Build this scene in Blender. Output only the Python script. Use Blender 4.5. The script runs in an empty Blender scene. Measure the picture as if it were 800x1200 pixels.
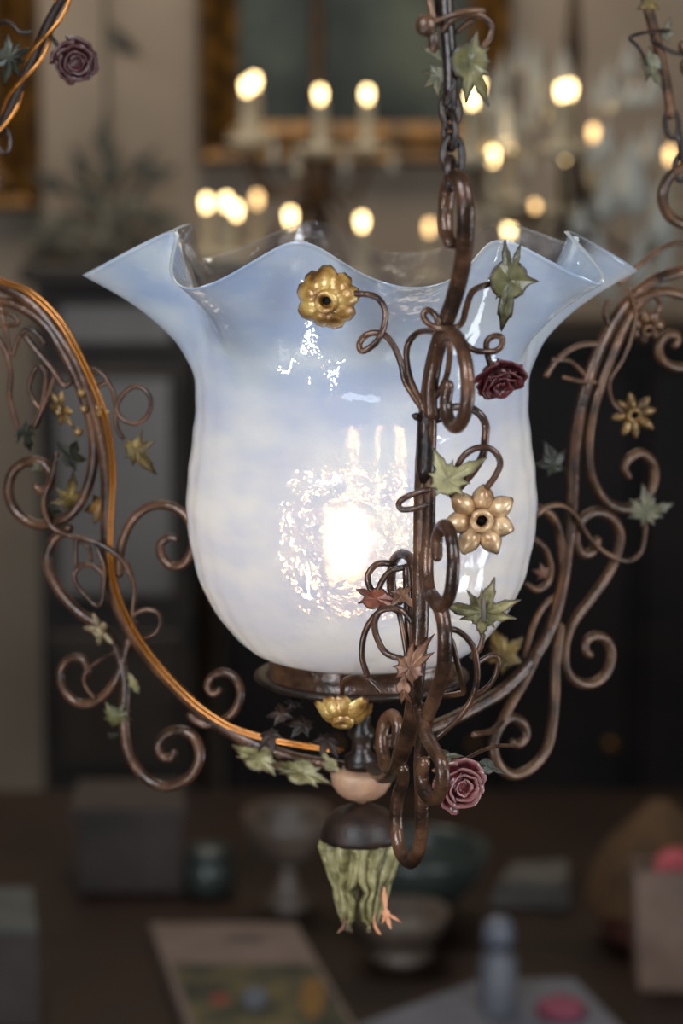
import bpy, math, random
from mathutils import Vector, Matrix, noise
random.seed(7)
sc = bpy.context.scene
COL = sc.collection
R = math.radians
# ------------------------------------------------------------------ camera
FPX = 85 / 24 * 800
D0 = 1.10
S = D0 / FPX                      # metres per photo pixel at the lamp's axis
PITCH = R(9.0)
CAMX, CAMY, CAMZ = -24 * S, -D0, 1.60
AX, AY = 0.0, 0.0
cd = bpy.data.cameras.new('camera'); cam = bpy.data.objects.new('camera', cd); COL.objects.link(cam)
cam.location = (CAMX, CAMY, CAMZ); cam.rotation_euler = (R(90) - PITCH, 0, 0)
cd.sensor_fit = 'HORIZONTAL'; cd.sensor_width = 24; cd.lens = 85
cd.clip_start = .05
cd.dof.use_dof = True; cd.dof.focus_distance = 1.015; cd.dof.aperture_fstop = 7.2
sc.camera = cam
CAM = Vector((CAMX, CAMY, CAMZ))
RGT = Vector((1, 0, 0)); FWD = Vector((0, math.cos(PITCH), -math.sin(PITCH))); UPV = Vector((0, math.sin(PITCH), math.cos(PITCH)))
def ray(px, py):
    return FWD + RGT * ((px - 400) / FPX) + UPV * ((600 - py) / FPX)
def P(px, py, f):                 # point at f lamp-pixels in front of the lamp's axis
    d = ray(px, py); return CAM + d * ((-f * S - CAMY) / d.y)
def Wd(px, py, y):                # point at world depth y
    d = ray(px, py); return CAM + d * ((y - CAMY) / d.y)
def T(px, py, z):                 # point at world height z
    d = ray(px, py); return CAM + d * ((z - CAMZ) / d.z)
def A(px, py, az, off=0):         # point in the vertical plane of an arm
    a = R(az); dr = Vector((math.sin(a), -math.cos(a), 0)); n = Vector((-dr.y, dr.x, 0))
    if n.y > 0: n = -n
    d = ray(px, py); o = CAM - Vector((AX, AY, 0))
    t = -(o.dot(n)) / d.dot(n)
    return CAM + d * t + n * (off * S)
def Zy(py):                       # height on the axis for a photo row
    return P(424, py, 0).z
# ------------------------------------------------------------------ materials
def lin(c):
    return tuple(((v / 255) / 12.92 if v / 255 <= .04045 else ((v / 255 + .055) / 1.055) ** 2.4) for v in c) + (1,)
def newmat(name):
    m = bpy.data.materials.new(name); m.use_nodes = True
    nt = m.node_tree; nt.nodes.clear()
    o = nt.nodes.new('ShaderNodeOutputMaterial')
    return m, nt, o
def N(nt, t, **kw):
    n = nt.nodes.new(t)
    for k, v in kw.items(): setattr(n, k, v)
    return n
def noisy(name, c1, c2, scale=60, rough=.45, metal=0, bump=.2, bscale=None, c3=None, coat=0, edge=None, detail=5, spec=.5, lo=.35, hi=.65):
    m, nt, out = newmat(name)
    b = N(nt, 'ShaderNodeBsdfPrincipled'); nt.links.new(b.outputs[0], out.inputs[0])
    tc = N(nt, 'ShaderNodeNewGeometry')
    nz = N(nt, 'ShaderNodeTexNoise'); nz.inputs['Scale'].default_value = scale; nz.inputs['Detail'].default_value = detail
    nt.links.new(tc.outputs['Position'], nz.inputs['Vector'])
    cr = N(nt, 'ShaderNodeValToRGB'); cr.color_ramp.elements[0].color = lin(c1); cr.color_ramp.elements[1].color = lin(c2)
    cr.color_ramp.elements[0].position = lo; cr.color_ramp.elements[1].position = hi
    if c3:
        e = cr.color_ramp.elements.new(.5); e.color = lin(c3)
    nt.links.new(nz.outputs[0], cr.inputs[0]); col = cr.outputs[0]
    if edge:
        at = N(nt, 'ShaderNodeAttribute', attribute_name='edge')
        mx = N(nt, 'ShaderNodeMix', data_type='RGBA'); mx.inputs['B'].default_value = lin(edge)
        r2 = N(nt, 'ShaderNodeValToRGB'); r2.color_ramp.elements[0].position = .8; r2.color_ramp.elements[1].position = .97
        nt.links.new(at.outputs['Fac'], r2.inputs[0]); nt.links.new(r2.outputs[0], mx.inputs['Factor'])
        nt.links.new(col, mx.inputs['A']); col = mx.outputs['Result']
    nt.links.new(col, b.inputs['Base Color'])
    b.inputs['Roughness'].default_value = rough; b.inputs['Metallic'].default_value = metal
    b.inputs['Specular IOR Level'].default_value = spec
    b.inputs['Coat Weight'].default_value = coat; b.inputs['Coat Roughness'].default_value = .2
    if bump:
        n2 = N(nt, 'ShaderNodeTexNoise'); n2.inputs['Scale'].default_value = bscale or scale * 4
        nt.links.new(tc.outputs['Position'], n2.inputs['Vector'])
        bp = N(nt, 'ShaderNodeBump'); bp.inputs['Strength'].default_value = bump; bp.inputs['Distance'].default_value = .001
        nt.links.new(n2.outputs[0], bp.inputs['Height']); nt.links.new(bp.outputs[0], b.inputs['Normal'])
    return m
def emit(name, c, s):
    m, nt, out = newmat(name)
    e = N(nt, 'ShaderNodeEmission'); e.inputs[0].default_value = (*c, 1); e.inputs[1].default_value = s
    nt.links.new(e.outputs[0], out.inputs[0]); return m
IRON = noisy('rusty_iron', (46, 31, 22), (108, 74, 52), 70, .32, .3, .45, 420, c3=(78, 52, 37), coat=.25)
IRON_D = noisy('dark_iron', (22, 15, 12), (56, 40, 31), 90, .38, .3, .35, 500, coat=.2)
IRON_R = noisy('reddish_iron', (62, 42, 29), (116, 82, 57), 70, .38, .3, .35, 500, coat=.15)
LEAF = noisy('green_painted_tin', (70, 66, 38), (124, 116, 78), 120, .4, .05, .4, 600, c3=(98, 92, 56), edge=(52, 40, 30), coat=.2)
LEAF_P = noisy('pale_green_painted_tin', (96, 88, 52), (170, 158, 116), 150, .42, .05, .4, 600, c3=(134, 124, 82), edge=(78, 62, 44))
LEAF_G = noisy('grey_green_painted_tin', (76, 72, 52), (126, 120, 94), 120, .45, .05, .3, 600, edge=(56, 44, 34))
LEAF_O = noisy('olive_gold_tin', (74, 60, 28), (140, 118, 66), 120, .4, .25, .3, 600, c3=(104, 84, 42), edge=(60, 44, 26))
LEAF_D = noisy('dark_green_tin', (24, 26, 18), (62, 62, 44), 120, .45, .05, .3, 600, edge=(40, 30, 22))
LEAF_B = noisy('brown_tin', (88, 58, 42), (148, 104, 78), 120, .45, .15, .3, 600, edge=(70, 42, 30))
GOLD = noisy('gold_paint', (84, 60, 30), (164, 128, 76), 140, .36, .35, .4, 500, c3=(124, 94, 52), coat=.3)
YELL = noisy('worn_yellow_gold_paint', (96, 62, 32), (206, 170, 100), 110, .34, .3, .4, 500, c3=(166, 122, 60), coat=.3, edge=(90, 58, 34))
TANG = noisy('beige_gold_paint', (160, 118, 78), (226, 190, 146), 140, .34, .2, .3, 500, coat=.35, edge=(90, 50, 38))
ROSE = noisy('dark_red_paint', (48, 14, 16), (102, 36, 40), 160, .34, .05, .3, 600, coat=.3, edge=(96, 44, 44))
ROSE_E = noisy('worn_red_paint', (52, 16, 18), (112, 44, 48), 160, .36, .05, .3, 600, coat=.3, edge=(150, 100, 96))
ROSE_D = noisy('deep_red_paint', (34, 12, 12), (70, 26, 26), 160, .4, .05, .3, 600, coat=.2, edge=(72, 40, 38))
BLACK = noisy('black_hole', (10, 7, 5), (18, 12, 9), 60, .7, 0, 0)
TERRA = noisy('tan_painted_cup', (150, 108, 84), (186, 146, 116), 90, .5, 0, .15, 400)
PEACH = noisy('peach_paint', (206, 136, 98), (232, 168, 126), 120, .5, 0, .15, 400)
def cord_mat():
    m, nt, out = newmat('amber_cord')
    b = N(nt, 'ShaderNodeBsdfPrincipled'); nt.links.new(b.outputs[0], out.inputs[0])
    b.inputs['Base Color'].default_value = lin((178, 110, 34)); b.inputs['Metallic'].default_value = .75
    b.inputs['Roughness'].default_value = .22; b.inputs['Coat Weight'].default_value = .6
    b.inputs['Coat Roughness'].default_value = .05
    return m
CORD = cord_mat()
# ------------------------------------------------------------------ mesh helpers
class MB:
    def __init__(s): s.v = []; s.f = []; s.m = []; s.e = []
    def add(s, vs, fs, mi=0, ed=None):
        o = len(s.v); s.v += [Vector(v) for v in vs]; s.f += [tuple(i + o for i in f) for f in fs]
        s.m += [mi] * len(fs); s.e += (ed if ed else [0.0] * len(vs)); return s
    def build(s, name, mats, parent=None, label=None, smooth=True, solid=0, sub=0, origin=None):
        me = bpy.data.meshes.new(name)
        base = Vector(origin) if origin is not None else (ORG.get(parent.name, Vector()) if parent else Vector())
        me.from_pydata([v - base for v in s.v], [], s.f)
        if not isinstance(mats, (list, tuple)): mats = [mats]
        for m in mats: me.materials.append(m)
        me.polygons.foreach_set('material_index', s.m)
        at = me.attributes.new('edge', 'FLOAT', 'POINT'); at.data.foreach_set('value', s.e)
        if smooth: me.polygons.foreach_set('use_smooth', [True] * len(me.polygons))
        me.update()
        o = bpy.data.objects.new(name, me); COL.objects.link(o)
        if parent: o.parent = parent; ORG[o.name] = base
        elif origin is not None: o.location = base; ORG[o.name] = base
        if label: o['label'] = label
        if solid:
            md = o.modifiers.new('thickness', 'SOLIDIFY'); md.thickness = solid; md.offset = 0
        if sub:
            md = o.modifiers.new('smooth', 'SUBSURF'); md.levels = sub; md.render_levels = sub
        return o
ORG = {}
def tag(o, label, cat, group=None, kind=None):
    o['label'] = label; o['category'] = cat
    if group: o['group'] = group
    if kind: o['kind'] = kind
    return o
def thing(name, label, cat, loc, group=None):
    o = bpy.data.objects.new(name, None); COL.objects.link(o); o.location = loc; o.empty_display_size = .02
    ORG[o.name] = Vector(loc); return tag(o, label, cat, group)
def structure(o): o['kind'] = 'structure'; return o
def spline(pts, n=8, closed=False):
    out = []; L = len(pts)
    ws = [len(p) if not isinstance(p, Vector) else 3 for p in pts]
    for i in range(L if closed else L - 1):
        if closed: p0, p1, p2, p3 = pts[(i - 1) % L], pts[i], pts[(i + 1) % L], pts[(i + 2) % L]
        else: p0, p1, p2, p3 = pts[max(i - 1, 0)], pts[i], pts[i + 1], pts[min(i + 2, L - 1)]
        for k in range(n):
            t = k / n
            out.append(.5 * ((2 * p1) + (p2 - p0) * t + (2 * p0 - 5 * p1 + 4 * p2 - p3) * t * t + (3 * p1 - p0 - 3 * p2 + p3) * t ** 3))
    if not closed: out.append(pts[-1].copy())
    return out
def tube(mb, pts, rad, n=8, sides=12, closed=False, mi=0, flat=1.0, taper0=1.0, taper1=1.0, cap=True, fdir=None):
    """Round or hammered-flat bar swept along a smooth curve. rad in metres."""
    c = spline(pts, n, closed); m = len(c)
    tang = []
    for i in range(m):
        a = c[(i - 1) % m] if (closed or i > 0) else c[i]; b = c[(i + 1) % m] if (closed or i < m - 1) else c[i]
        t = b - a; tang.append(t.normalized() if t.length > 1e-9 else Vector((0, 0, 1)))
    up = Vector(fdir) if fdir is not None else (Vector((0, 0, 1)) if abs(tang[0].z) < .9 else Vector((0, 1, 0)))
    nrm = (up - tang[0] * up.dot(tang[0])).normalized()
    rings = []
    for i in range(m):
        t = tang[i]
        if fdir is not None:
            q = up - t * up.dot(t)
            if q.length > .15: nrm = q.normalized()
        nrm = (nrm - t * nrm.dot(t))
        nrm = nrm.normalized() if nrm.length > 1e-6 else t.orthogonal().normalized()
        bi = t.cross(nrm)
        u = i / max(m - 1, 1)
        r = rad * (taper0 + (1 - taper0) * min(u / .15, 1)) * (taper1 + (1 - taper1) * min((1 - u) / .2, 1))
        r *= 1 + .05 * noise.noise(c[i] * 140)
        rings.append((c[i], nrm.copy(), bi, r, t))
    vs = []; fs = []
    if not closed and cap:
        c0, n0, b0, r0, t0 = rings[0]; c1, n1, b1, r1, t1 = rings[-1]
        pre = [(c0 - t0 * r0 * .95, n0, b0, r0 * .3, t0), (c0 - t0 * r0 * .6, n0, b0, r0 * .78, t0)]
        post = [(c1 + t1 * r1 * .6, n1, b1, r1 * .78, t1), (c1 + t1 * r1 * .95, n1, b1, r1 * .3, t1)]
        rings = pre + rings + post
    k = len(rings)
    for (q, nn, bb, r, t) in rings:
        for j in range(sides):
            a = 2 * math.pi * j / sides
            vs.append(q + nn * (math.cos(a) * r) + bb * (math.sin(a) * r * flat))
    for i in range(k if closed else k - 1):
        i2 = (i + 1) % k
        for j in range(sides):
            j2 = (j + 1) % sides
            fs.append((i * sides + j, i * sides + j2, i2 * sides + j2, i2 * sides + j))
    if not closed:
        fs.append(tuple(range(sides - 1, -1, -1))); fs.append(tuple((k - 1) * sides + j for j in range(sides)))
    mb.add(vs, fs, mi); return mb
def lathe(mb, prof, cx, cy, seg=48, mi=0, closeends=True):
    """prof: list of (radius, z) in metres."""
    vs = []; fs = []; k = len(prof)
    for (r, z) in prof:
        for j in range(seg):
            a = 2 * math.pi * j / seg; vs.append((cx + r * math.sin(a), cy - r * math.cos(a), z))
    for i in range(k - 1):
        for j in range(seg):
            j2 = (j + 1) % seg; fs.append((i * seg + j, i * seg + j2, (i + 1) * seg + j2, (i + 1) * seg + j))
    if closeends:
        if prof[0][0] > 1e-5: fs.append(tuple(range(seg - 1, -1, -1)))
        if prof[-1][0] > 1e-5: fs.append(tuple((k - 1) * seg + j for j in range(seg)))
    mb.add(vs, fs, mi); return mb
def box(mb, x0, x1, y0, y1, z0, z1, mi=0, bev=0):
    b = bev
    if not b:
        v = [(x, y, z) for z in (z0, z1) for y in (y0, y1) for x in (x0, x1)]
        f = [(0, 2, 3, 1), (4, 5, 7, 6), (0, 1, 5, 4), (2, 6, 7, 3), (0, 4, 6, 2), (1, 3, 7, 5)]
        mb.add(v, f, mi); return mb
    # chamfered box
    xs = (x0, x0 + b, x1 - b, x1); ys = (y0, y0 + b, y1 - b, y1)
    vs = []; 
    def ring(z, i):
        q = b if i else 0
        return [(x0 + q + (b if not i else 0), y0 + q, z), (x1 - q - (b if not i else 0), y0 + q, z), (x1 - q, y0 + q + (b if not i else 0), z), (x1 - q, y1 - q - (b if not i else 0), z),
                (x1 - q - (b if not i else 0), y1 - q, z), (x0 + q + (b if not i else 0), y1 - q, z), (x0 + q, y1 - q - (b if not i else 0), z), (x0 + q, y0 + q + (b if not i else 0), z)]
    rr = [ring(z0, 1), ring(z0 + b, 0), ring(z1 - b, 0), ring(z1, 1)]
    for r_ in rr: vs += r_
    fs = [tuple(range(7, -1, -1)), tuple(range(24, 32))]
    for i in range(3):
        for j in range(8): j2 = (j + 1) % 8; fs.append((i * 8 + j, i * 8 + j2, (i + 1) * 8 + j2, (i + 1) * 8 + j))
    mb.add(vs, fs, mi); return mb
def basis(tx=0, ty=0, roll=0):
    """right, up, normal axes that face the viewer's side, tilted by tx (nod down +) and ty (turn right +)."""
    m = Matrix.Rotation(R(ty), 3, 'Z') @ Matrix.Rotation(R(tx), 3, 'X') @ Matrix.Rotation(R(roll), 3, 'Y')
    return m @ Vector((1, 0, 0)), m @ Vector((0, 0, 1)), m @ Vector((0, -1, 0))
def leaf(name, c, lobes, mat, parent, sz=1.0, tx=0, ty=0, roll=0, curl=.25, base=.35, label=None, teeth=.07, crease=.16, seed=0, stem=None):
    """Cut tin leaf: lobes = [(angle, length_px, halfwidth_deg)], angle 0 = right, 90 = up."""
    u, v, n = basis(tx, ty, roll)
    mb = MB(); NA = 144; NR = 7; mx = max(l[1] for l in lobes)
    vs = [c + n * (0)]; ed = [0.0]; fs = []
    def rad(th):
        r = base * mx
        for (a, L, w) in lobes:
            d = abs((th - a + 180) % 360 - 180)
            w = w * 1.42
            if d < w:
                x = 1 - d / w
                # leaf-blade lobe with a pointed end and a side tooth
                rr = L * (x ** .48 * .84 + .16 * max(0, 1 - d / (w * .22)))
                rr *= 1 + teeth * (1 if abs(d / w - .5) < .08 else 0)
                r = max(r, rr)
        return r * (1 + .04 * noise.noise(Vector((th * .05, seed, 0))))
    for j in range(NR):
        t = (j + 1) / NR
        for i in range(NA):
            th = 360 * i / NA; rr = rad(th) * t
            h = -curl * (rr / mx) ** 2 * mx
            near = min(abs((th - a + 180) % 360 - 180) for (a, L, w) in lobes if L > .5 * mx)
            h += crease * rr * (min(near, 30) / 30 - .5)
            h += .05 * mx * noise.noise(Vector((math.cos(R(th)) * rr * .06, math.sin(R(th)) * rr * .06, seed + 3)))
            k = S * sz
            vs.append(c + u * (math.cos(R(th)) * rr * k) + v * (math.sin(R(th)) * rr * k) + n * (h * k)); ed.append(t)
    for i in range(NA):
        i2 = (i + 1) % NA; fs.append((0, 1 + i, 1 + i2))
        for j in range(NR - 1): fs.append((1 + j * NA + i, 1 + (j + 1) * NA + i, 1 + (j + 1) * NA + i2, 1 + j * NA + i2))
    mb.add(vs, fs, 0, ed)
    return mb.build(name, mat, parent, label, solid=.0006)
def std_lobes(r, roll=0, n=5):
    if n == 5: L = [(90, 1), (30, .85), (150, .85), (-35, .62), (215, .62), (-90, .45)]
    else: L = [(90, 1), (20, .8), (160, .8), (-50, .6), (230, .6), (60, .6), (120, .6)]
    return [(a + roll, r * l, 27) for a, l in L]
def petal(mb, c, u, v, n, ang, r0, L, w, cup, tip=0.0, mi=0, lift=0, notch=0, nx=9, ny=9, back=0):
    """one cupped petal: starts r0 from c along ang, length L, half width w."""
    d = u * math.cos(R(ang)) + v * math.sin(R(ang)); s = u * -math.sin(R(ang)) + v * math.cos(R(ang))
    vs = []; ed = []; fs = []
    for j in range(ny):
        t = j / (ny - 1)
        ww = w * (math.sin(math.pi * min(t * .8 + .14, 1)) ** .7) if t < .999 or not tip else w * .12
        if tip: ww = w * (math.sin(math.pi * (t * .86 + .10)) ** .8) * (1 if t < .8 else 1 - (t - .8) * 1.6)
        for i in range(nx):
            q = -1 + 2 * i / (nx - 1)
            rr = r0 + L * t * (1 - notch * (1 - abs(q)) * (t > .9))
            h = cup * (1 - q * q) * math.sin(math.pi * min(t * .9 + .05, 1)) + lift * t - back * t * t
            vs.append(c + (d * rr + s * (ww * q) + n * h) * S)
            ed.append(max(abs(q) ** 2 * .95, t ** 3))
    for j in range(ny - 1):
        for i in range(nx - 1): a = j * nx + i; fs.append((a, a + 1, a + nx + 1, a + nx))
    mb.add(vs, fs, mi, ed)
def ball(mb, c, rx, ry=None, rz=None, mi=0, n=14, ax=None):
    ry = ry or rx; rz = rz or rx
    u, v, w = ax or (Vector((1, 0, 0)), Vector((0, 1, 0)), Vector((0, 0, 1)))
    vs = []; fs = []
    for i in range(n + 1):
        p = math.pi * i / n
        for j in range(n * 2):
            a = math.pi * j / n
            vs.append(c + u * (rx * math.sin(p) * math.cos(a)) + v * (ry * math.sin(p) * math.sin(a)) + w * (rz * math.cos(p)))
    m = 2 * n
    for i in range(n):
        for j in range(m): j2 = (j + 1) % m; fs.append((i * m + j, i * m + j2, (i + 1) * m + j2, (i + 1) * m + j))
    mb.add(vs, fs, mi); return mb
def flower(name, c, r, mat, parent, n=7, tx=0, ty=0, roll=0, style='cup', label=None):
    u, v, nn = basis(tx, ty, 0); mb = MB()
    if style == 'cup':            # separate bulging petals, pinched tips, central tube with a hole
        for k in range(n):
            petal(mb, c - nn * (3 * S), u, v, nn, roll + 360 * k / n + random.uniform(-5, 5), r * .22, r * random.uniform(.72, .84), r * .30, r * .30, tip=1, lift=r * .05)
    elif style == 'dome':         # overlapping rounded ribs forming a low dome
        for k in range(n):
            petal(mb, c, u, v, nn, roll + 360 * k / n + random.uniform(-6, 6), r * .12, r * random.uniform(.74, .9), r * .40, r * .26, lift=-r * .05, back=r * .30)
    elif style == 'star':         # long open narrow petals
        for k in range(n):
            petal(mb, c, u, v, nn, roll + 360 * k / n + random.uniform(-8, 8), r * .15, r * .85, r * .20, r * .18, tip=1, lift=r * random.uniform(-.1, .4))
    o_ = len(mb.v)
    # central cup
    R1 = r * (.30 if style != 'dome' else .34); ring = []
    for (rr, h) in ((R1 * 1.0, 0), (R1 * 1.05, r * .20), (R1 * .95, r * .34), (R1 * .62, r * .30), (R1 * .55, r * .05)):
        ring.append([c + (u * (math.cos(2 * math.pi * q / 16) * rr * (1 + .08 * math.sin(q * 2.4))) + v * (math.sin(2 * math.pi * q / 16) * rr) + nn * h) * S for q in range(16)])
    vs = [p for rg in ring for p in rg]; fs = []
    for i in range(4):
        for j in range(16): fs.append((i * 16 + j, i * 16 + (j + 1) % 16, (i + 1) * 16 + (j + 1) % 16, (i + 1) * 16 + j))
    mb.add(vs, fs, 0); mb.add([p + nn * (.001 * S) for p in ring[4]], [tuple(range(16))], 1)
    return mb.build(name, [mat, BLACK], parent, label, solid=.0005)
def rose(name, c, r, mat, parent, tx=0, ty=0, label=None, squash=1.0):
    u, v, nn = basis(tx, ty, 0); v = v * squash; mb = MB()
    ball(mb, c - nn * (r * .25 * S), r * .62 * S, r * .62 * S * squash, r * .5 * S, ax=(u, v.normalized(), nn), n=10)
    lay = [(r * .86, 5, .50, 0), (r * .66, 4, .74, 25), (r * .46, 3, .92, 60), (r * .28, 3, .9, 10), (r * .15, 2, .7, 40)]
    for (rr, cnt, hh, off) in lay:
        for k in range(cnt):
            a0 = off + 360 * k / cnt + random.uniform(-9, 9); span = 360 / cnt * 1.3; wob = random.uniform(.88, 1.08); sk = random.uniform(-.12, .16)
            vs = []; ed = []; fs = []; NX = 12; NY = 6
            for j in range(NY):
                t = j / (NY - 1)
                for i in range(NX):
                    q = i / (NX - 1); a = R(a0 + span * (q - .5))
                    prof = math.sin(math.pi * q) ** .5
                    rad_ = rr * wob * (.55 + .5 * t + .12 * t * t + sk * (q - .5) * 2) * (1 + .14 * noise.noise(Vector((a * 2.5, rr * .3, t * 1.5))))
                    h = r * (-.35 + hh * t * (.5 + .5 * prof)) * .8 + r * .10 * t * noise.noise(Vector((a * 3, rr, k)))
                    if t > .9: rad_ *= 1.07
                    vs.append(c + (u * math.cos(a) * rad_ + v * math.sin(a) * rad_ + nn * h) * S)
                    ed.append(t)
            for j in range(NY - 1):
                for i in range(NX - 1): z = j * NX + i; fs.append((z, z + 1, z + NX + 1, z + NX))
            mb.add(vs, fs, 0, ed)
    return mb.build(name, mat, parent, label, solid=.0006)

# ------------------------------------------------------------------ THE HANGING LAMP
base_z = Zy(1095)
LAMP = thing('hanging_lamp', 'wrought iron hanging lamp with ruffled opalescent glass shade, tin flowers and leaves, lit bulb', 'hanging lamp', (AX, AY, base_z))
# ---- glass shade
RIM = [(-166, 247, 268), (-140, 325, 318), (-113, 226, 266), (-88, 326, 322), (-62, 243, 267), (-36, 318, 321), (-17, 248, 272),
       (9.5, 325, 316), (37, 250, 272), (55, 322, 320), (74, 246, 268), (97, 328, 320), (134, 247, 270), (171, 325, 313)]
def rim(az):
    k = len(RIM)
    for i in range(k):
        a0, r0, y0 = RIM[i]; a1, r1, y1 = RIM[(i + 1) % k]
        if i == k - 1: a1 += 360
        x = az if az >= RIM[0][0] else az + 360
        if a0 <= x <= a1:
            t = (x - a0) / (a1 - a0); t = (1 - math.cos(math.pi * t)) / 2
            return r0 + (r1 - r0) * t, y0 + (y1 - y0) * t
PROF = [(96, 770), (112, 766), (131, 758), (152, 741), (172, 716), (190, 684), (201, 648), (207, 606), (206, 566), (201, 526), (196.5, 490), (195, 462)]
def shade_point(az, t, inner=0):
    """t 0..1 along the height; returns radius px, row px."""
    body = .58
    if t <= body:
        q = t / body * (len(PROF) - 1); i = min(int(q), len(PROF) - 2); fr = q - i
        p = [PROF[max(i - 1, 0)], PROF[i], PROF[i + 1], PROF[min(i + 2, len(PROF) - 1)]]
        cr = lambda a, b, c_, d: .5 * (2 * b + (c_ - a) * fr + (2 * a - 5 * b + 4 * c_ - d) * fr ** 2 + (3 * b - a - 3 * c_ + d) * fr ** 3)
        r, y = cr(*[x[0] for x in p]), cr(*[x[1] for x in p])
    else:
        s = (t - body) / (1 - body); rr, yy = rim(az)
        y = 462 + (yy - 462) * s
        if rr > 285: e = 2.1
        else: e = 1.6
        e = 1.6 + .5 * min(max((rr - 245) / 80, 0), 1)
        r = 195 + (rr - 195) * s ** e
    fade = min(t * 6, 1) * (1 if t < .6 else max(0, 1 - (t - .6) * 1.6))
    a = R(az)
    r += fade * 1.0 * math.sin(15 * a + y * .075) * math.sin(15 * a - y * .075)
    r += (1.2 * math.sin(3 * a + .8) + .8 * math.sin(5 * a)) * min(t * 2, 1)
    return r - inner, y
def schlick(nt, normal):
    lw = N(nt, 'ShaderNodeLayerWeight'); lw.inputs['Blend'].default_value = .5; nt.links.new(normal, lw.inputs['Normal'])
    p = N(nt, 'ShaderNodeMath', operation='POWER'); p.inputs[1].default_value = 5; nt.links.new(lw.outputs['Facing'], p.inputs[0])
    q = N(nt, 'ShaderNodeMath', operation='MULTIPLY_ADD'); q.inputs[1].default_value = .6; q.inputs[2].default_value = .05; nt.links.new(p.outputs[0], q.inputs[0])
    return q.outputs[0]
def glass_shade():
    NA, NT = 360, 130
    vs = []; fs = []; mi = []; op = []
    def opal(az, t):
        o = 1.0
        if t > .62:
            s = (t - .62) / .38; bk = max(0, -math.cos(R(az + 5)))       # the milky layer runs thin towards the far part of the rim
            side = max(0.0, min(1.0, (abs((az - 4 + 180) % 360 - 180) - 93) / 9))
            o = 1 - side * min(1, s * 2.2) * .93
            if s > .97: o *= .85
            if 60 < az < 94: o *= 1 - .88 * math.exp(-((az - 77) / 7.5) ** 4) * min(1, max(0, (s - .45) * 4))
        return o
    for layer in (0, 1):
        for j in range(NT + 1):
            t = j / NT
            for i in range(NA):
                az = -180 + 360 * i / NA
                r, y = shade_point(az, t, 5.5 if layer else 0); a = R(az)
                vs.append((AX + r * S * math.sin(a), AY - r * S * math.cos(a), Zy(y) - (0.0 if not layer else 0)))
                op.append(opal(az, t))
    M_ = (NT + 1) * NA
    for j in range(NT):
        for i in range(NA):
            i2 = (i + 1) % NA; a = j * NA + i; b = j * NA + i2; c = (j + 1) * NA + i2; d = (j + 1) * NA + i
            fs.append((a, b, c, d)); mi.append(0)
            fs.append((M_ + a, M_ + d, M_ + c, M_ + b)); mi.append(1)
    for j, fl in ((NT, 0), (0, 1)):
        for i in range(NA):
            i2 = (i + 1) % NA; a = j * NA + i; b = j * NA + i2
            fs.append((a, b, M_ + b, M_ + a) if not fl else (b, a, M_ + a, M_ + b)); mi.append(2)
    mb = MB(); mb.add(vs, fs, 0, op); mb.m = mi
    # opal layer
    m, nt, out = newmat('opalescent_glass')
    at = N(nt, 'ShaderNodeAttribute', attribute_name='edge')
    geo = N(nt, 'ShaderNodeNewGeometry')
    nz = N(nt, 'ShaderNodeTexNoise'); nz.inputs['Scale'].default_value = 22; nz.inputs['Detail'].default_value = 3
    mp = N(nt, 'ShaderNodeMapping'); mp.inputs['Scale'].default_value = (1, 1, 2.2); mp.inputs['Rotation'].default_value = (.4, .5, 0)
    nt.links.new(geo.outputs['Position'], mp.inputs[0]); nt.links.new(mp.outputs[0], nz.inputs['Vector'])
    vo = N(nt, 'ShaderNodeTexVoronoi'); vo.inputs['Scale'].default_value = 110; vo.feature = 'SMOOTH_F1'
    nt.links.new(geo.outputs['Position'], vo.inputs['Vector'])
    n3 = N(nt, 'ShaderNodeTexNoise'); n3.inputs['Scale'].default_value = 90; n3.inputs['Detail'].default_value = 3
    nt.links.new(geo.outputs['Position'], n3.inputs['Vector'])
    bp = N(nt, 'ShaderNodeBump'); bp.inputs['Strength'].default_value = .35; bp.inputs['Distance'].default_value = .0015
    nt.links.new(n3.outputs[0], bp.inputs['Height'])
    bp2 = N(nt, 'ShaderNodeBump'); bp2.inputs['Strength'].default_value = 1.0; bp2.inputs['Distance'].default_value = .015
    n5 = N(nt, 'ShaderNodeTexNoise'); n5.inputs['Scale'].default_value = 150; n5.inputs['Detail'].default_value = 3
    nt.links.new(geo.outputs['Position'], n5.inputs['Vector']); nt.links.new(n5.outputs[0], bp2.inputs['Height'])
    dif = N(nt, 'ShaderNodeBsdfDiffuse'); trl = N(nt, 'ShaderNodeBsdfTranslucent')
    crd = N(nt, 'ShaderNodeValToRGB'); crd.color_ramp.elements[0].color = (.50, .64, .92, 1); crd.color_ramp.elements[1].color = (.80, .88, .98, 1)
    crd.color_ramp.elements[0].position = .38; crd.color_ramp.elements[1].position = .62
    nt.links.new(nz.outputs[0], crd.inputs[0]); nt.links.new(crd.outputs[0], dif.inputs[0])
    trl.inputs[0].default_value = (.80, .88, .97, 1)
    rfr = N(nt, 'ShaderNodeBsdfRefraction'); rfr.inputs['Roughness'].default_value = .36; rfr.inputs['IOR'].default_value = 1.42
    rfr.inputs[0].default_value = (1, .93, .82, 1)
    spk = N(nt, 'ShaderNodeBsdfRefraction'); spk.inputs['Roughness'].default_value = .045; spk.inputs['IOR'].default_value = 1.5
    spk.inputs[0].default_value = (1, .9, .78, 1); nt.links.new(bp2.outputs[0], spk.inputs['Normal'])
    trp = N(nt, 'ShaderNodeBsdfTransparent'); trp.inputs[0].default_value = (1, .985, .96, 1)
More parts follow.
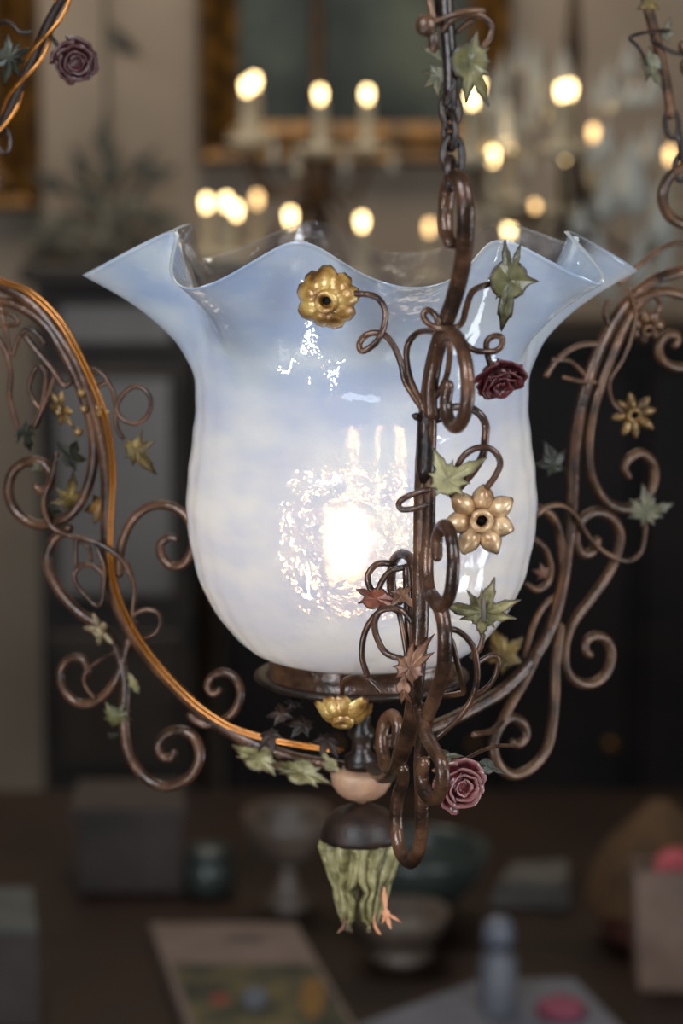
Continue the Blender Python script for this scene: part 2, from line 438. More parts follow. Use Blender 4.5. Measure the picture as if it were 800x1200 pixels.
    def mix(a, b, f):
        x = N(nt, 'ShaderNodeMixShader'); nt.links.new(a, x.inputs[1]); nt.links.new(b, x.inputs[2])
        if isinstance(f, (int, float)): x.inputs[0].default_value = f
        else: nt.links.new(f, x.inputs[0])
        return x.outputs[0]
    s1 = mix(dif.outputs[0], trl.outputs[0], .44)
    s2 = mix(rfr.outputs[0], spk.outputs[0], .5)
    s3 = mix(s1, s2, .12)
    s4 = mix(s3, trp.outputs[0], .13)
    opm = N(nt, 'ShaderNodeMath', operation='MULTIPLY'); opm.inputs[1].default_value = .985
    nt.links.new(at.outputs['Fac'], opm.inputs[0])
    s5 = mix(trp.outputs[0], s4, opm.outputs[0])
    gl = N(nt, 'ShaderNodeBsdfGlossy'); gl.inputs['Roughness'].default_value = .03; nt.links.new(bp.outputs[0], gl.inputs['Normal'])
    s6 = mix(s5, gl.outputs[0], schlick(nt, bp.outputs[0]))
    nt.links.new(s6, out.inputs[0])
    # clear inner skin
    m2, nt, out = newmat('clear_glass_skin')
    trp = N(nt, 'ShaderNodeBsdfTransparent'); gl = N(nt, 'ShaderNodeBsdfGlossy'); gl.inputs['Roughness'].default_value = .03
    geo = N(nt, 'ShaderNodeNewGeometry'); n3 = N(nt, 'ShaderNodeTexNoise'); n3.inputs['Scale'].default_value = 120; n3.inputs['Detail'].default_value = 4
    nt.links.new(geo.outputs['Position'], n3.inputs['Vector'])
    bp = N(nt, 'ShaderNodeBump'); bp.inputs['Strength'].default_value = .9; bp.inputs['Distance'].default_value = .004
    nt.links.new(n3.outputs[0], bp.inputs['Height']); nt.links.new(bp.outputs[0], gl.inputs['Normal'])
    x = N(nt, 'ShaderNodeMixShader'); nt.links.new(schlick(nt, bp.outputs[0]), x.inputs[0]); nt.links.new(trp.outputs[0], x.inputs[1]); nt.links.new(gl.outputs[0], x.inputs[2])
    nt.links.new(x.outputs[0], out.inputs[0])
    # rim edge
    m3, nt, out = newmat('fire_polished_rim')
    trp = N(nt, 'ShaderNodeBsdfTransparent'); gl = N(nt, 'ShaderNodeBsdfGlossy'); gl.inputs['Roughness'].default_value = .12
    df = N(nt, 'ShaderNodeBsdfDiffuse'); df.inputs[0].default_value = (.92, .96, 1, 1)
    x1 = N(nt, 'ShaderNodeMixShader'); x1.inputs[0].default_value = .45; nt.links.new(gl.outputs[0], x1.inputs[1]); nt.links.new(df.outputs[0], x1.inputs[2])
    x = N(nt, 'ShaderNodeMixShader'); x.inputs[0].default_value = .85; nt.links.new(trp.outputs[0], x.inputs[1]); nt.links.new(x1.outputs[0], x.inputs[2])
    nt.links.new(x.outputs[0], out.inputs[0])
    return mb.build('glass_shade', [m, m2, m3], LAMP, 'ruffled opalescent glass shade')
glass_shade()
# ---- shade holder, saucer, stem, cup
mb = MB()
lathe(mb, [(q[0] * S, Zy(q[1])) for q in [(92, 792), (92, 772), (104, 771), (108, 765), (112, 764), (113, 767), (111, 771), (111, 784), (114, 788), (113, 792), (92, 793)]], AX, AY, 96)
mb.build('shade_holder', IRON, LAMP, 'round brown metal ring holding the glass')
mb = MB()
lathe(mb, [(q[0] * S, Zy(q[1])) for q in [(8, 794), (60, 793), (100, 791), (120, 787), (128, 789), (129, 792), (122, 796), (90, 799), (40, 803), (8, 806)]], AX, AY, 96)
mb.build('saucer', IRON_D, LAMP)
mb = MB()
lathe(mb, [(q[0] * S, Zy(q[1])) for q in [(9, 735), (9, 800), (17, 806), (18, 812), (12, 818), (11, 850), (16, 856), (16, 862), (11, 868), (12, 880), (20, 886), (20, 900), (10, 905)]], AX, AY, 32)
mb.build('stem', IRON_D, LAMP)
mb = MB()
lathe(mb, [(q[0] * S, Zy(q[1])) for q in [(6, 900), (30, 900), (37, 903), (37.5, 907), (35, 919), (29, 928), (20, 934), (8, 937), (6, 936.8), (5, 946)]], AX, AY, 48)
mb.build('finial_cup', TERRA, LAMP, 'tan painted cup under the stem')
# ---- bulb
BULB = emit('bulb_glow', (1, .62, .27), 120)
mb = MB(); bc = P(415, 618, 0); bc.y = 0
lathe(mb, [(q[0] * S, Zy(q[1])) for q in [(0, 596), (4, 597), (9, 602), (13, 611), (14, 620), (12.5, 630), (9, 639), (8, 646)]], bc.x, bc.y, 32)
bo = mb.build('light_bulb', BULB, LAMP, 'glowing warm bulb')
mb = MB()
lathe(mb, [(q[0] * S, Zy(q[1])) for q in [(8, 645), (12, 647), (13, 690), (15, 692), (15, 725), (18, 728), (18, 740), (9, 742), (9, 790)]], bc.x, bc.y, 32)
mb.build('bulb_socket', noisy('cream_socket', (188, 170, 140), (206, 190, 160), 50, .5), LAMP, 'cream candle sleeve socket')

# ---- generic: an arm's bars
def vec(path, fn): return [fn(*p) for p in path]
def bars(parent, name, paths, fn, mat=IRON, rad=6.5, **kw):
    for p in paths:
        r = rad; pp = p
        if isinstance(p, tuple) and isinstance(p[0], (int, float)): r, pp = p
        mb = MB(); tube(mb, vec(pp, fn), r * S, **kw); mb.build(name, mat, parent)
def arm_part(label, path, fn, rad, mat=IRON, **kw):
    mb = MB(); tube(mb, vec(path, fn), rad * S, sides=14, **kw)
    return mb.build('arm', mat, LAMP, label)
# =================================================================== LEFT ARM
LA = -113
fl = lambda x, y, o=0: A(x, y, LA, o)
LEFT = arm_part('iron arm left of the shade', [(-62, 292), (-48, 312), (-22, 322), (0, 333), (35, 354), (65, 387), (90, 427), (107, 472), (119, 517), (125, 560), (125, 620), (128, 665), (140, 715), (170, 765), (210, 810), (250, 845), (290, 868), (340, 888), (405, 900)], fl, 8.2, flat=.9)
bars(LEFT, 'scroll', [
    (6.6, [(-15, 350, 2), (20, 358, 2), (55, 382, 2), (82, 425, 3), (101, 470, 3), (110, 510, 2), (108, 550), (96, 586), (75, 608), (45, 615), (20, 601), (10, 577), (15, 553), (32, 541), (50, 543), (60, 556), (58, 570), (49, 575), (42, 570)]),
    (6.8, [(82, 619, 3), (65, 632, 3), (57, 657, 3), (70, 690, 3), (95, 718, 3), (124, 738, 3), (141, 767, 3), (147, 800), (145, 840), (151, 882), (170, 911), (195, 922), (220, 912), (234, 890), (230, 868), (215, 857), (197, 859), (186, 872), (190, 886), (200, 888), (204, 882)]),
    (6.0, [(152, 752, 2), (138, 795, 2), (115, 820), (92, 824), (75, 808), (71, 788), (82, 772), (97, 773), (103, 785), (99, 795)]),
    (5.8, [(140, 672, 2), (142, 640), (154, 611), (175, 594), (198, 593), (219, 606), (227, 632), (219, 657), (203, 664), (190, 653), (188, 638), (197, 630), (206, 632)]),
    (5.6, [(225, 838, 4), (240, 848, 2), (258, 846), (275, 833), (282, 812), (275, 794), (260, 788), (247, 795), (244, 806), (250, 813), (257, 809)]),
], fl, taper1=.72)
bars(LEFT, 'tendril', [
    (3.4, [(74, 530, 16), (69, 556, 17), (60, 580, 17), (61, 600, 17), (70, 616, 17), (88, 625, 17), (110, 630, 16), (130, 639, 14), (148, 654, 12), (156, 672, 8)]),
    (3.2, [(118, 640, 10), (128, 662, 13), (128, 682, 14), (126, 700, 12), (118, 708, 11), (104, 694, 12), (95, 682, 13), (94, 670, 14), (104, 660, 14), (118, 662, 14), (128, 672, 14)]),
    (3.0, [(104, 433, 6), (118, 434, 8), (129, 445, 8), (118, 452, 8), (106, 454, 4)]),
    (3.0, [(129, 445, 8), (136, 458, 8), (141, 480, 9), (150, 492, 9), (165, 495, 8), (177, 484, 7), (179, 467, 6), (169, 454, 6), (156, 454, 7), (145, 465, 8), (140, 480, 9), (140, 498, 8), (146, 512, 6)]),
    (3.4, [(-4, 384, 10), (10, 409, 10), (17, 435, 10), (16, 463, 10), (21, 484, 10), (28, 512, 8)]),
    (3.0, [(4, 360, 6), (10, 385, 8), (17, 416, 8), (25, 396, 8), (35, 385, 7), (46, 390, 6), (54, 402, 4)]),
    (3.8, [(33, 394, 6), (49, 414, 7), (65, 433, 7), (77, 451, 6), (84, 448, 4)]),
    (3.0, [(52, 480, 8), (42, 466, 8), (38, 452, 8), (44, 433, 8), (51, 428, 8), (57, 438, 8), (56, 460, 8), (51, 482, 8), (45, 498, 6)]),
    (3.0, [(68, 436, 7), (61, 460, 8), (53, 480, 9), (44, 498, 8)]),
    (2.8, [(158, 719, 4), (172, 714, 2), (184, 718), (188, 730), (180, 743), (164, 751, 2)]),
    (2.4, [(140, 761, 8), (118, 774, 9), (104, 787, 9), (104, 802, 9), (114, 816, 8)]),
    (3.0, [(93, 628, 8), (92, 645, 8), (92, 660, 6)]),
    (2.6, [(96, 634, 5), (106, 640, 5), (109, 655, 5)]),
    (3.0, [(-3, 365, 6), (12, 366, 8), (23, 372, 8), (22, 380, 8), (0, 380, 8)]),
    (3.0, [(152, 660, 6), (160, 690, 6), (157, 720, 4), (160, 730, 3)]),
], fl, mat=IRON, sides=10)
def LP(x, y, o=0): return fl(x, y, o)
leaf('leaf', LP(163, 526, 8), [(100, 12, 30), (70, 26, 20), (25, 28, 20), (-12, 20, 20), (-60, 40, 24), (-110, 24, 22), (160, 20, 24), (130, 20, 22), (215, 20, 24)], LEAF_O, LEFT, tx=10, ty=-20, curl=.2, label='olive gold leaf', seed=1)
leaf('leaf', LP(88, 535, 13), std_lobes(30, -35), LEAF_D, LEFT, tx=-20, ty=30, label='nearly black leaf', seed=2)
leaf('leaf', LP(86, 583, 12), [(75, 34, 24), (20, 20, 24), (-40, 22, 26), (-110, 16, 30), (140, 22, 24), (195, 24, 24)], LEAF_O, LEFT, tx=10, ty=25, curl=.3, seed=3)
leaf('leaf', LP(112, 596, -12), std_lobes(27, 100), noisy('brown_gold_tin', (92, 62, 26), (140, 100, 46), 120, .45, .2, edge=(60, 40, 22)), LEFT, tx=-20, ty=-20, label='brown gold leaf behind the arm', seed=4)
leaf('leaf', LP(63, 597, 6), std_lobes(20, 190), LEAF_D, LEFT, tx=20, ty=20, seed=5)
leaf('leaf', LP(140, 836, 12), [(95, 14, 28), (50, 20, 24), (15, 20, 24), (-25, 22, 24), (-65, 26, 24), (-110, 26, 24), (165, 18, 24), (130, 22, 24), (210, 22, 24)], LEAF, LEFT, tx=15, ty=-12, curl=.4, label='green leaf', seed=6)
leaf('leaf', LP(135, 862, 4), std_lobes(14, 190), LEAF_D, LEFT, tx=40, ty=0, seed=16)
leaf('leaf', LP(160, 799, 9), [(112, 17, 30), (-62, 17, 34), (20, 7, 30), (200, 8, 30)], LEAF_P, LEFT, tx=-5, ty=20, curl=.2, label='small pale green leaf', seed=7)
leaf('leaf', LP(33, 506, 9), [(80, 16, 24), (30, 26, 20), (150, 14, 22), (-20, 16, 22), (-70, 30, 24), (-120, 18, 24), (200, 14, 22)], LEAF_D, LEFT, tx=10, ty=20, seed=8)
leaf('leaf', LP(49, 546, 9), std_lobes(15, 170), LEAF_G, LEFT, tx=20, ty=10, seed=9)
flower('flower', LP(78, 478, 9), 27, GOLD, LEFT, n=6, tx=20, ty=-60, style='star', label='dull gold flower seen from the side')
flower('flower', LP(122, 482, 8), 12, GOLD, LEFT, n=5, tx=20, ty=-40, style='cup')
flower('flower', LP(124, 736, 12), 25, noisy('beige_paint', (104, 86, 60), (156, 136, 102), 140, .42, .1, edge=(80, 58, 40)), LEFT, n=5, tx=25, ty=-48, roll=30, style='star', label='beige flower seen from the side')
for q, (x, y) in enumerate(((100, 460), (104, 300 + 178), (96, 505))):
    mb = MB(); ball(mb, LP(x, y, 10), 6 * S); mb.build('bud', GOLD, LEFT, 'small gold bud')
# long acanthus leaves lying along the foot of the left arm
leaf('leaf', LP(310, 886, 16), [(158, 52, 16), (140, 26, 22), (178, 34, 18), (-8, 40, 18), (-30, 32, 24), (30, 16, 24), (205, 20, 20)], LEAF_P, LEFT, tx=-48, ty=-14, roll=8, curl=.1, crease=.3, label='long pale green leaf along the arm', seed=10)
leaf('leaf', LP(362, 900, 22), [(170, 52, 15), (152, 26, 18), (190, 30, 16), (-5, 42, 18), (-28, 28, 24), (25, 26, 24), (60, 12, 22)], LEAF_P, LEFT, tx=-44, ty=-10, roll=10, curl=.1, crease=.3, label='long pale green leaf along the arm', seed=11)
leaf('leaf', LP(397, 890, 26), [(120, 24, 18), (-40, 20, 20), (60, 8, 20), (220, 10, 24)], LEAF_P, LEFT, tx=-20, ty=10, curl=.1, seed=12)
mb = MB(); tube(mb, vec([(308, 902, 12), (320, 894, 14), (330, 893, 16), (352, 900, 18)], fl), 1.6 * S); mb.build('tendril', IRON, LEFT)
for (x, y, s_, ro) in ((330, 838, 26, 30), (356, 850, 26, 70), (318, 862, 24, 150), (382, 868, 26, 200), (345, 824, 18, 10)):
    leaf('leaf', P(x, y, 20), std_lobes(s_, ro), noisy('umber_tin', (34, 24, 18), (64, 44, 32), 120, .55, 0, edge=(30, 22, 16)) if 'umber_tin' not in bpy.data.materials else bpy.data.materials['umber_tin'], LEFT, tx=-50, ty=(x - 350), curl=.25, seed=x)
# clear amber flex twisted down the left arm
cp = [(-40, 305, 9), (0, 327, 9), (40, 343, 9), (75, 377, 9), (99, 420, 9), (118, 462, 9), (131, 505, 9), (136, 555, 9), (134, 610, 9), (133, 650, 8), (139, 690, 9), (155, 728, 9), (182, 770, 9), (222, 814, 9), (262, 844, 9), (300, 860, 8), (350, 872, 4), (400, 880, 0)]
for dx, dy in ((-1, 1), (2.8, -2)):
    mb = MB(); tube(mb, [fl(x + dx, y + dy, o + (2 if dx else 0)) for x, y, o in cp], 2.0 * S, sides=12); mb.build('power_cord', CORD, LAMP, 'clear amber electric cord')
# =================================================================== RIGHT ARM
RA = 127
fr = lambda x, y, o=0: A(x, y, RA, o)
RIGHT = arm_part('iron arm right of the shade', [(880, 250), (862, 286), (830, 305), (800, 317), (767, 328), (738, 351), (716, 381), (700, 415), (686, 455), (677, 495), (672, 540), (670, 590), (665, 640), (658, 690), (645, 735), (620, 778), (590, 808), (560, 827), (525, 845), (480, 862), (440, 875)], fr, 8.2, flat=.9)
bars(RIGHT, 'scroll', [
    (6.6, [(830, 352, 2), (800, 346, 2), (775, 341, 2), (752, 350, 3), (732, 376, 4), (716, 412, 4), (703, 448, 3), (692, 485, 3), (689, 525), (693, 560), (708, 586), (730, 596), (752, 588), (765, 568), (765, 545), (751, 531), (737, 537), (731, 549), (736, 558)]),
    (6.6, [(699, 634), (692, 647), (681, 648), (674, 634), (678, 614), (692, 601), (708, 602), (722, 615), (726, 635), (715, 668), (693, 700), (672, 728), (662, 755), (663, 785), (676, 799), (693, 801), (709, 790), (716, 768), (710, 750), (697, 745), (686, 752), (686, 763), (691, 767)]),
    (6.6, [(655, 735, 2), (651, 775), (650, 815), (647, 848), (640, 878), (622, 900), (600, 908), (583, 895), (578, 872), (585, 851), (598, 841), (612, 848), (616, 862), (608, 872), (600, 870)]),
    (6.4, [(625, 770, 3), (612, 800, 2), (600, 822), (587, 848), (580, 866)]),
    (6.0, [(610, 604), (628, 596, -3), (645, 602, -3), (656, 622, -3), (660, 655, -3), (662, 690, -3), (652, 724, -3)]),
    (4.6, [(632, 634, -8), (644, 646, -8), (650, 668, -8), (646, 684, -8), (634, 692, -8), (622, 686, -8)]),
    (6.4, [(835, 414), (812, 428), (790, 430), (774, 420), (772, 404), (781, 392), (790, 392), (793, 399), (790, 405)]),
    (7.0, [(880, 252), (868, 216), (842, 196), (812, 192), (787, 204), (776, 228), (782, 251), (800, 262), (822, 258), (834, 242)]),
    (4.0, [(655, 700, -6), (640, 712, -6), (628, 735, -6), (618, 770, -6)]),
], fr, taper1=.75, mat=IRON_R)
bars(RIGHT, 'tendril', [
    (3.2, [(622, 602, 12), (633, 593, 12), (650, 591, 12), (666, 602, 12), (677, 620, 12), (690, 637, 12), (709, 650, 11), (731, 656, 9), (746, 645, 8), (752, 622, 6), (752, 605, 6)]),
    (3.4, [(830, 296), (800, 286), (784, 287), (764, 298), (745, 314), (728, 332, -4)]),
    (3.6, [(700, 403), (682, 404), (666, 411), (650, 425), (640, 440)]),
    (3.2, [(690, 446), (676, 430), (664, 422), (648, 422)]),
    (2.8, [(658, 442, 4), (674, 446, 6), (692, 447, 8)]),
    (2.6, [(730, 338, 10), (737, 364, 12), (733, 392, 12), (722, 420, 12), (708, 446, 10), (712, 470, 8), (726, 482, 4)]),
    (3.4, [(707, 352, 8), (706, 366, 4), (712, 380)]),
    (3.2, [(740, 352, 8), (760, 345, 8), (768, 358, 8), (760, 372, 8)]),
], fr, mat=IRON_R, sides=10)
leaf('leaf', fr(748, 598, 16), [(100, 38, 22), (60, 22, 22), (12, 40, 22), (-22, 26, 22), (-60, 24, 22), (-105, 24, 24), (172, 42, 18), (145, 30, 20), (200, 28, 22), (80, 30, 20)], LEAF_G, RIGHT, tx=8, ty=8, curl=.2, label='large grey green leaf', seed=21)
leaf('leaf', fr(652, 545, -6), std_lobes(32, 20, 7), LEAF_D, RIGHT, tx=5, ty=20, seed=22)
leaf('leaf', fr(604, 772, -20), std_lobes(44, 30, 7), LEAF_O, RIGHT, tx=-10, ty=-10, label='olive leaf behind the shade', seed=23)
leaf('leaf', fr(641, 672, -6), std_lobes(16, 80), LEAF_B, RIGHT, tx=0, ty=10, seed=24)
leaf('leaf', fr(670, 553, -3), std_lobes(14, 0), LEAF_O, RIGHT, tx=0, ty=10, seed=25)
flower('flower', fr(738, 485, 6), 30, GOLD, RIGHT, n=8, tx=5, ty=5, roll=10, style='star', label='dark gold flower')
flower('flower', fr(752, 384, 8), 27, IRON_R, RIGHT, n=7, tx=30, ty=20, roll=10, style='cup', label='brown flower')
# =================================================================== FRONT ARM
fp = lambda x, y, f: P(x, y, f)
FRONT = arm_part('iron arm in front of the shade', [(436, 900, 20), (447, 910, 110), (461, 905, 190), (470, 885, 245), (481, 845, 288), (488, 795, 318), (492, 735, 335), (493, 665, 342), (494, 600, 346), (496, 540, 350), (500, 482, 362), (507, 430, 382), (517, 392, 415), (531, 352, 442), (541, 312, 470), (545, 272, 498), (545, 237, 514), (540, 214, 510), (531, 207, 495), (525, 218, 480), (522, 245, 470), (523, 272, 474), (527, 285, 486)], fp, 8.0, flat=1.1, taper1=.8)
bars(FRONT, 'scroll', [
    (6.8, [(513, 400, 410), (507, 440, 385), (504, 485, 368), (503, 560, 354), (502, 620, 352), (500, 668, 360), (505, 698, 382), (516, 711, 405), (527, 696, 430), (531, 656, 442), (527, 624, 428), (519, 616, 412), (512, 630, 396), (512, 652, 396)]),
    (7.2, [(505, 484, 380), (504, 455, 385), (510, 420, 396), (518, 397, 415), (530, 391, 440), (541, 407, 465), (547, 438, 482), (547, 472, 480), (541, 493, 466), (533, 500, 450), (525, 491, 436), (522, 472, 429), (525, 452, 434)]),
    (7.8, [(499, 650, 350), (500, 688, 362), (508, 701, 388), (517, 717, 402), (521, 745, 408), (519, 785, 386), (508, 820, 352), (498, 850, 326), (493, 890, 306), (494, 940, 290), (493, 980, 270), (487, 1004, 250), (478, 1010, 226), (468, 994, 206), (464, 965, 196), (466, 935, 205), (472, 915, 220), (472, 900, 235)]),
    (7.6, [(492, 830, 322), (499, 860, 345), (508, 878, 375), (517, 895, 395), (518, 920, 390), (510, 936, 368), (500, 932, 346), (494, 912, 332), (497, 893, 342)]),
    (7.4, [(468, 880, 240), (462, 902, 205), (452, 896, 172), (447, 868, 152), (451, 845, 150), (460, 838, 164), (466, 851, 176), (464, 871, 180)]),
    (5.4, [(488, 800, 316), (485, 750, 312), (486, 690, 300), (482, 658, 284), (471, 649, 262), (461, 658, 242), (458, 680, 228), (461, 700, 222), (468, 705, 226)]),
    (5.4, [(482, 870, 262), (486, 800, 306), (480, 745, 300), (478, 700, 285), (476, 665, 270)]),
], fp, taper1=.85, sides=14)
G = 352
bars(FRONT, 'tendril', [
    (3.4, [(408, 344, 338), (431, 345, 340), (444, 351, 342), (451, 364, 345), (450, 381, 350), (443, 398, 356), (431, 409, 358), (423, 411, 356), (421, 403, 352), (427, 394, 348), (438, 390, 348), (451, 393, 350), (462, 407, 352), (470, 427, 356), (474, 446, 360), (485, 465, 365), (496, 482, 368), (501, 500, 362)]),
    (3.4, [(572, 333, 370), (554, 341, 385), (546, 361, 405), (542, 376, 420), (533, 384, 432), (518, 385, 436), (503, 380, 430), (496, 370, 424), (501, 363, 424), (510, 370, 432), (514, 382, 432), (508, 388, 420), (498, 388, 400), (488, 391, 385), (479, 401, 376), (476, 416, 372), (479, 439, 370), (487, 459, 370), (496, 477, 372), (503, 498, 365)]),
    (3.2, [(524, 388, 425), (536, 396, 415), (546, 404, 405), (557, 411, 395), (569, 412, 388), (581, 411, 384), (588, 404, 384), (587, 395, 384), (578, 394, 384), (570, 401, 384), (571, 416, 382), (576, 432, 380)]),
    (3.2, [(526, 400, 425), (527, 415, 418), (524, 437, 405), (518, 453, 392), (508, 469, 380), (503, 488, 372)]),
    (4.2, [(504, 492, 368), (516, 482, 372), (532, 477, 380), (552, 479, 385), (564, 488, 385), (569, 500, 382), (568, 516, 378), (566, 532, 376), (556, 550, 374), (542, 567, 374), (530, 580, 372)]),
    (3.4, [(564, 584, 372), (570, 572, 376), (580, 558, 380), (586, 543, 382), (580, 530, 384), (568, 524, 386), (553, 527, 386), (541, 537, 384), (533, 554, 380)]),
    (3.2, [(502, 574, 385), (490, 577, 384), (475, 583, 380), (467, 590, 378), (471, 597, 378), (485, 596, 382), (500, 592, 386)]),
    (3.6, [(462, 662, 262), (452, 660, 276), (440, 662, 284), (431, 674, 288), (433, 688, 292), (441, 697, 292)]),
    (3.4, [(442, 694, 294), (448, 680, 298), (458, 669, 300), (472, 665, 304)]),
    (3.4, [(430, 791, 300), (424, 770, 304), (426, 746, 308), (434, 728, 312), (446, 716, 318), (460, 713, 324), (472, 716, 330), (482, 728, 335)]),
    (3.6, [(470, 772, 330), (452, 765, 322), (441, 746, 318), (439, 728, 316), (446, 714, 316)]),
    (3.0, [(464, 708, 300), (470, 730, 306), (475, 760, 316), (478, 780, 322)]),
    (3.2, [(516, 737, 395), (527, 737, 390), (539, 741, 384), (551, 753, 376), (557, 768, 370), (559, 794, 360), (553, 818, 350), (539, 839, 342), (521, 857, 338), (502, 872, 338)]),
    (3.2, [(518, 738, 395), (528, 750, 385), (535, 774, 372), (543, 808, 350), (538, 813, 340), (526, 815, 330), (508, 818, 322)]),
    (2.8, [(558, 778, 364), (573, 769, 355), (583, 771, 348), (582, 787, 342), (573, 803, 338), (557, 815, 342)]),
    (3.0, [(401, 812, 150), (403, 798, 165), (417, 793, 180), (432, 797, 190), (446, 811, 200)]),
    (2.2, [(508, 903, 350), (521, 898, 330), (544, 890, 300), (566, 879, 260), (584, 874, 210), (602, 874, 150)]),
    (3.6, [(555, 861, 40), (566, 859, 20), (577, 856, -20), (588, 846, -60)]),
    (3.0, [(532, 905, 318), (520, 912, 330), (510, 915, 345)]),
    (3.0, [(553, 770, 366), (562, 760, 372), (566, 745, 376)]),
], fp, sides=10)
for (a_, b_) in (((496, 492), (484, 487)), ((512, 492), (522, 480))):
    mb = MB(); tube(mb, [P(a_[0], a_[1], 366), P((a_[0] + b_[0]) / 2, a_[1] - 3, 370), P(b_[0], b_[1], 372)], 4 * S, taper1=.5); mb.build('twig', IRON_D, FRONT)
mb = MB(); tube(mb, [P(500, 483, 366), P(500, 505, 360), P(499, 540, 356), P(498, 560, 354)], 10.5 * S, taper0=.8, taper1=.7); mb.build('binding', IRON_D, FRONT, 'dark bound stem on the bar')
leaf('leaf', P(596, 328, 372), [(96, 44, 13), (70, 42, 10), (150, 22, 20), (40, 20, 22), (-5, 34, 22), (-45, 22, 20), (-93, 58, 17), (-125, 24, 16), (200, 18, 20), (175, 22, 14)], LEAF, FRONT, tx=6, ty=10, curl=.12, crease=.22, label='green leaf', seed=31)
leaf('leaf', P(524, 562, 392), [(118, 36, 22), (75, 22, 20), (30, 46, 17), (-10, 24, 20), (-45, 24, 22), (-88, 18, 22), (-125, 22, 20), (165, 22, 20), (205, 24, 20)], noisy('light_sage_tin', (112, 102, 62), (160, 150, 106), 150, .45, .05, .3, 600, edge=(92, 84, 56)), FRONT, tx=0, ty=-14, curl=.25, crease=.14, label='light sage leaf', seed=32)
leaf('leaf', P(566, 717, 384), [(72, 38, 20), (95, 26, 14), (130, 28, 16), (178, 46, 18), (205, 28, 16), (15, 40, 18), (-18, 36, 18), (-55, 22, 18), (-95, 34, 20), (-130, 18, 18)], LEAF_P, FRONT, tx=10, ty=-8, curl=.22, crease=.24, label='pale green leaf with dark edges', seed=33)
mb = MB(); u_, v_, n_ = basis(10, -8); tube(mb, [P(566, 704, 392), P(566, 714, 394), P(566, 724, 390)], 5.4 * S, flat=.5); mb.build('leaf_clip', noisy('grey_tin', (94, 84, 74), (130, 116, 102), 120, .5), FRONT, 'grey tin clip')
leaf('leaf', P(480, 783, 348), [(65, 42, 15), (40, 30, 15), (95, 34, 14), (150, 24, 18), (180, 20, 18), (215, 24, 18), (-20, 20, 24), (-80, 22, 20)], LEAF_B, FRONT, tx=-10, ty=-25, curl=.3, crease=.3, label='rust brown leaf', seed=34)
leaf('leaf', P(473, 806, 350), [(-75, 24, 16), (-105, 24, 16), (90, 16, 30), (0, 8, 30), (180, 8, 30)], LEAF_B, FRONT, tx=10, ty=-20, curl=.2, crease=.3, seed=35)
leaf('leaf', P(440, 702, 305), [(150, 40, 12), (190, 22, 20), (220, 14, 20), (-20, 30, 22), (10, 26, 22), (60, 12, 20), (-70, 14, 22)], noisy('red_rust_tin', (96, 50, 36), (152, 88, 64), 120, .4, .15, edge=(70, 36, 26)), FRONT, tx=-45, ty=-25, curl=.25, crease=.3, label='red brown leaf', seed=36)
leaf('leaf', P(470, 698, 318), [(40, 20, 20), (150, 14, 22), (-40, 24, 22), (220, 18, 22), (90, 12, 20)], LEAF_B, FRONT, tx=-30, ty=15, curl=.3, seed=37)
flower('flower', P(383, 352, 340), 34, YELL, FRONT, n=9, tx=8, ty=-8, roll=8, style='dome', label='gold flower')
flower('flower', P(563, 609, 374), 38, TANG, FRONT, n=7, tx=0, ty=6, roll=-15, style='cup', label='beige gold flower')
flower('flower', P(402, 838, 150), 36, YELL, FRONT, n=9, tx=55, ty=-4, roll=5, style='dome', label='yellow gold flower below the saucer')
rose('rose', P(585, 446, 378), 27, ROSE, FRONT, tx=42, ty=22, label='dark red rose', squash=.95)
rose('rose', P(540, 920, 322), 28, ROSE_E, FRONT, tx=5, ty=20, label='dark red rose')
leaf('leaf', P(570, 898, 312), [(165, 26, 16), (-22, 24, 14), (40, 10, 22), (-80, 10, 22)], LEAF_D, FRONT, tx=-30, ty=10, seed=38)
leaf('leaf', P(519, 887, 335), [(10, 26, 16), (170, 20, 20), (80, 6, 24), (-80, 6, 24)], LEAF_G, FRONT, tx=-50, ty=10, seed=39)
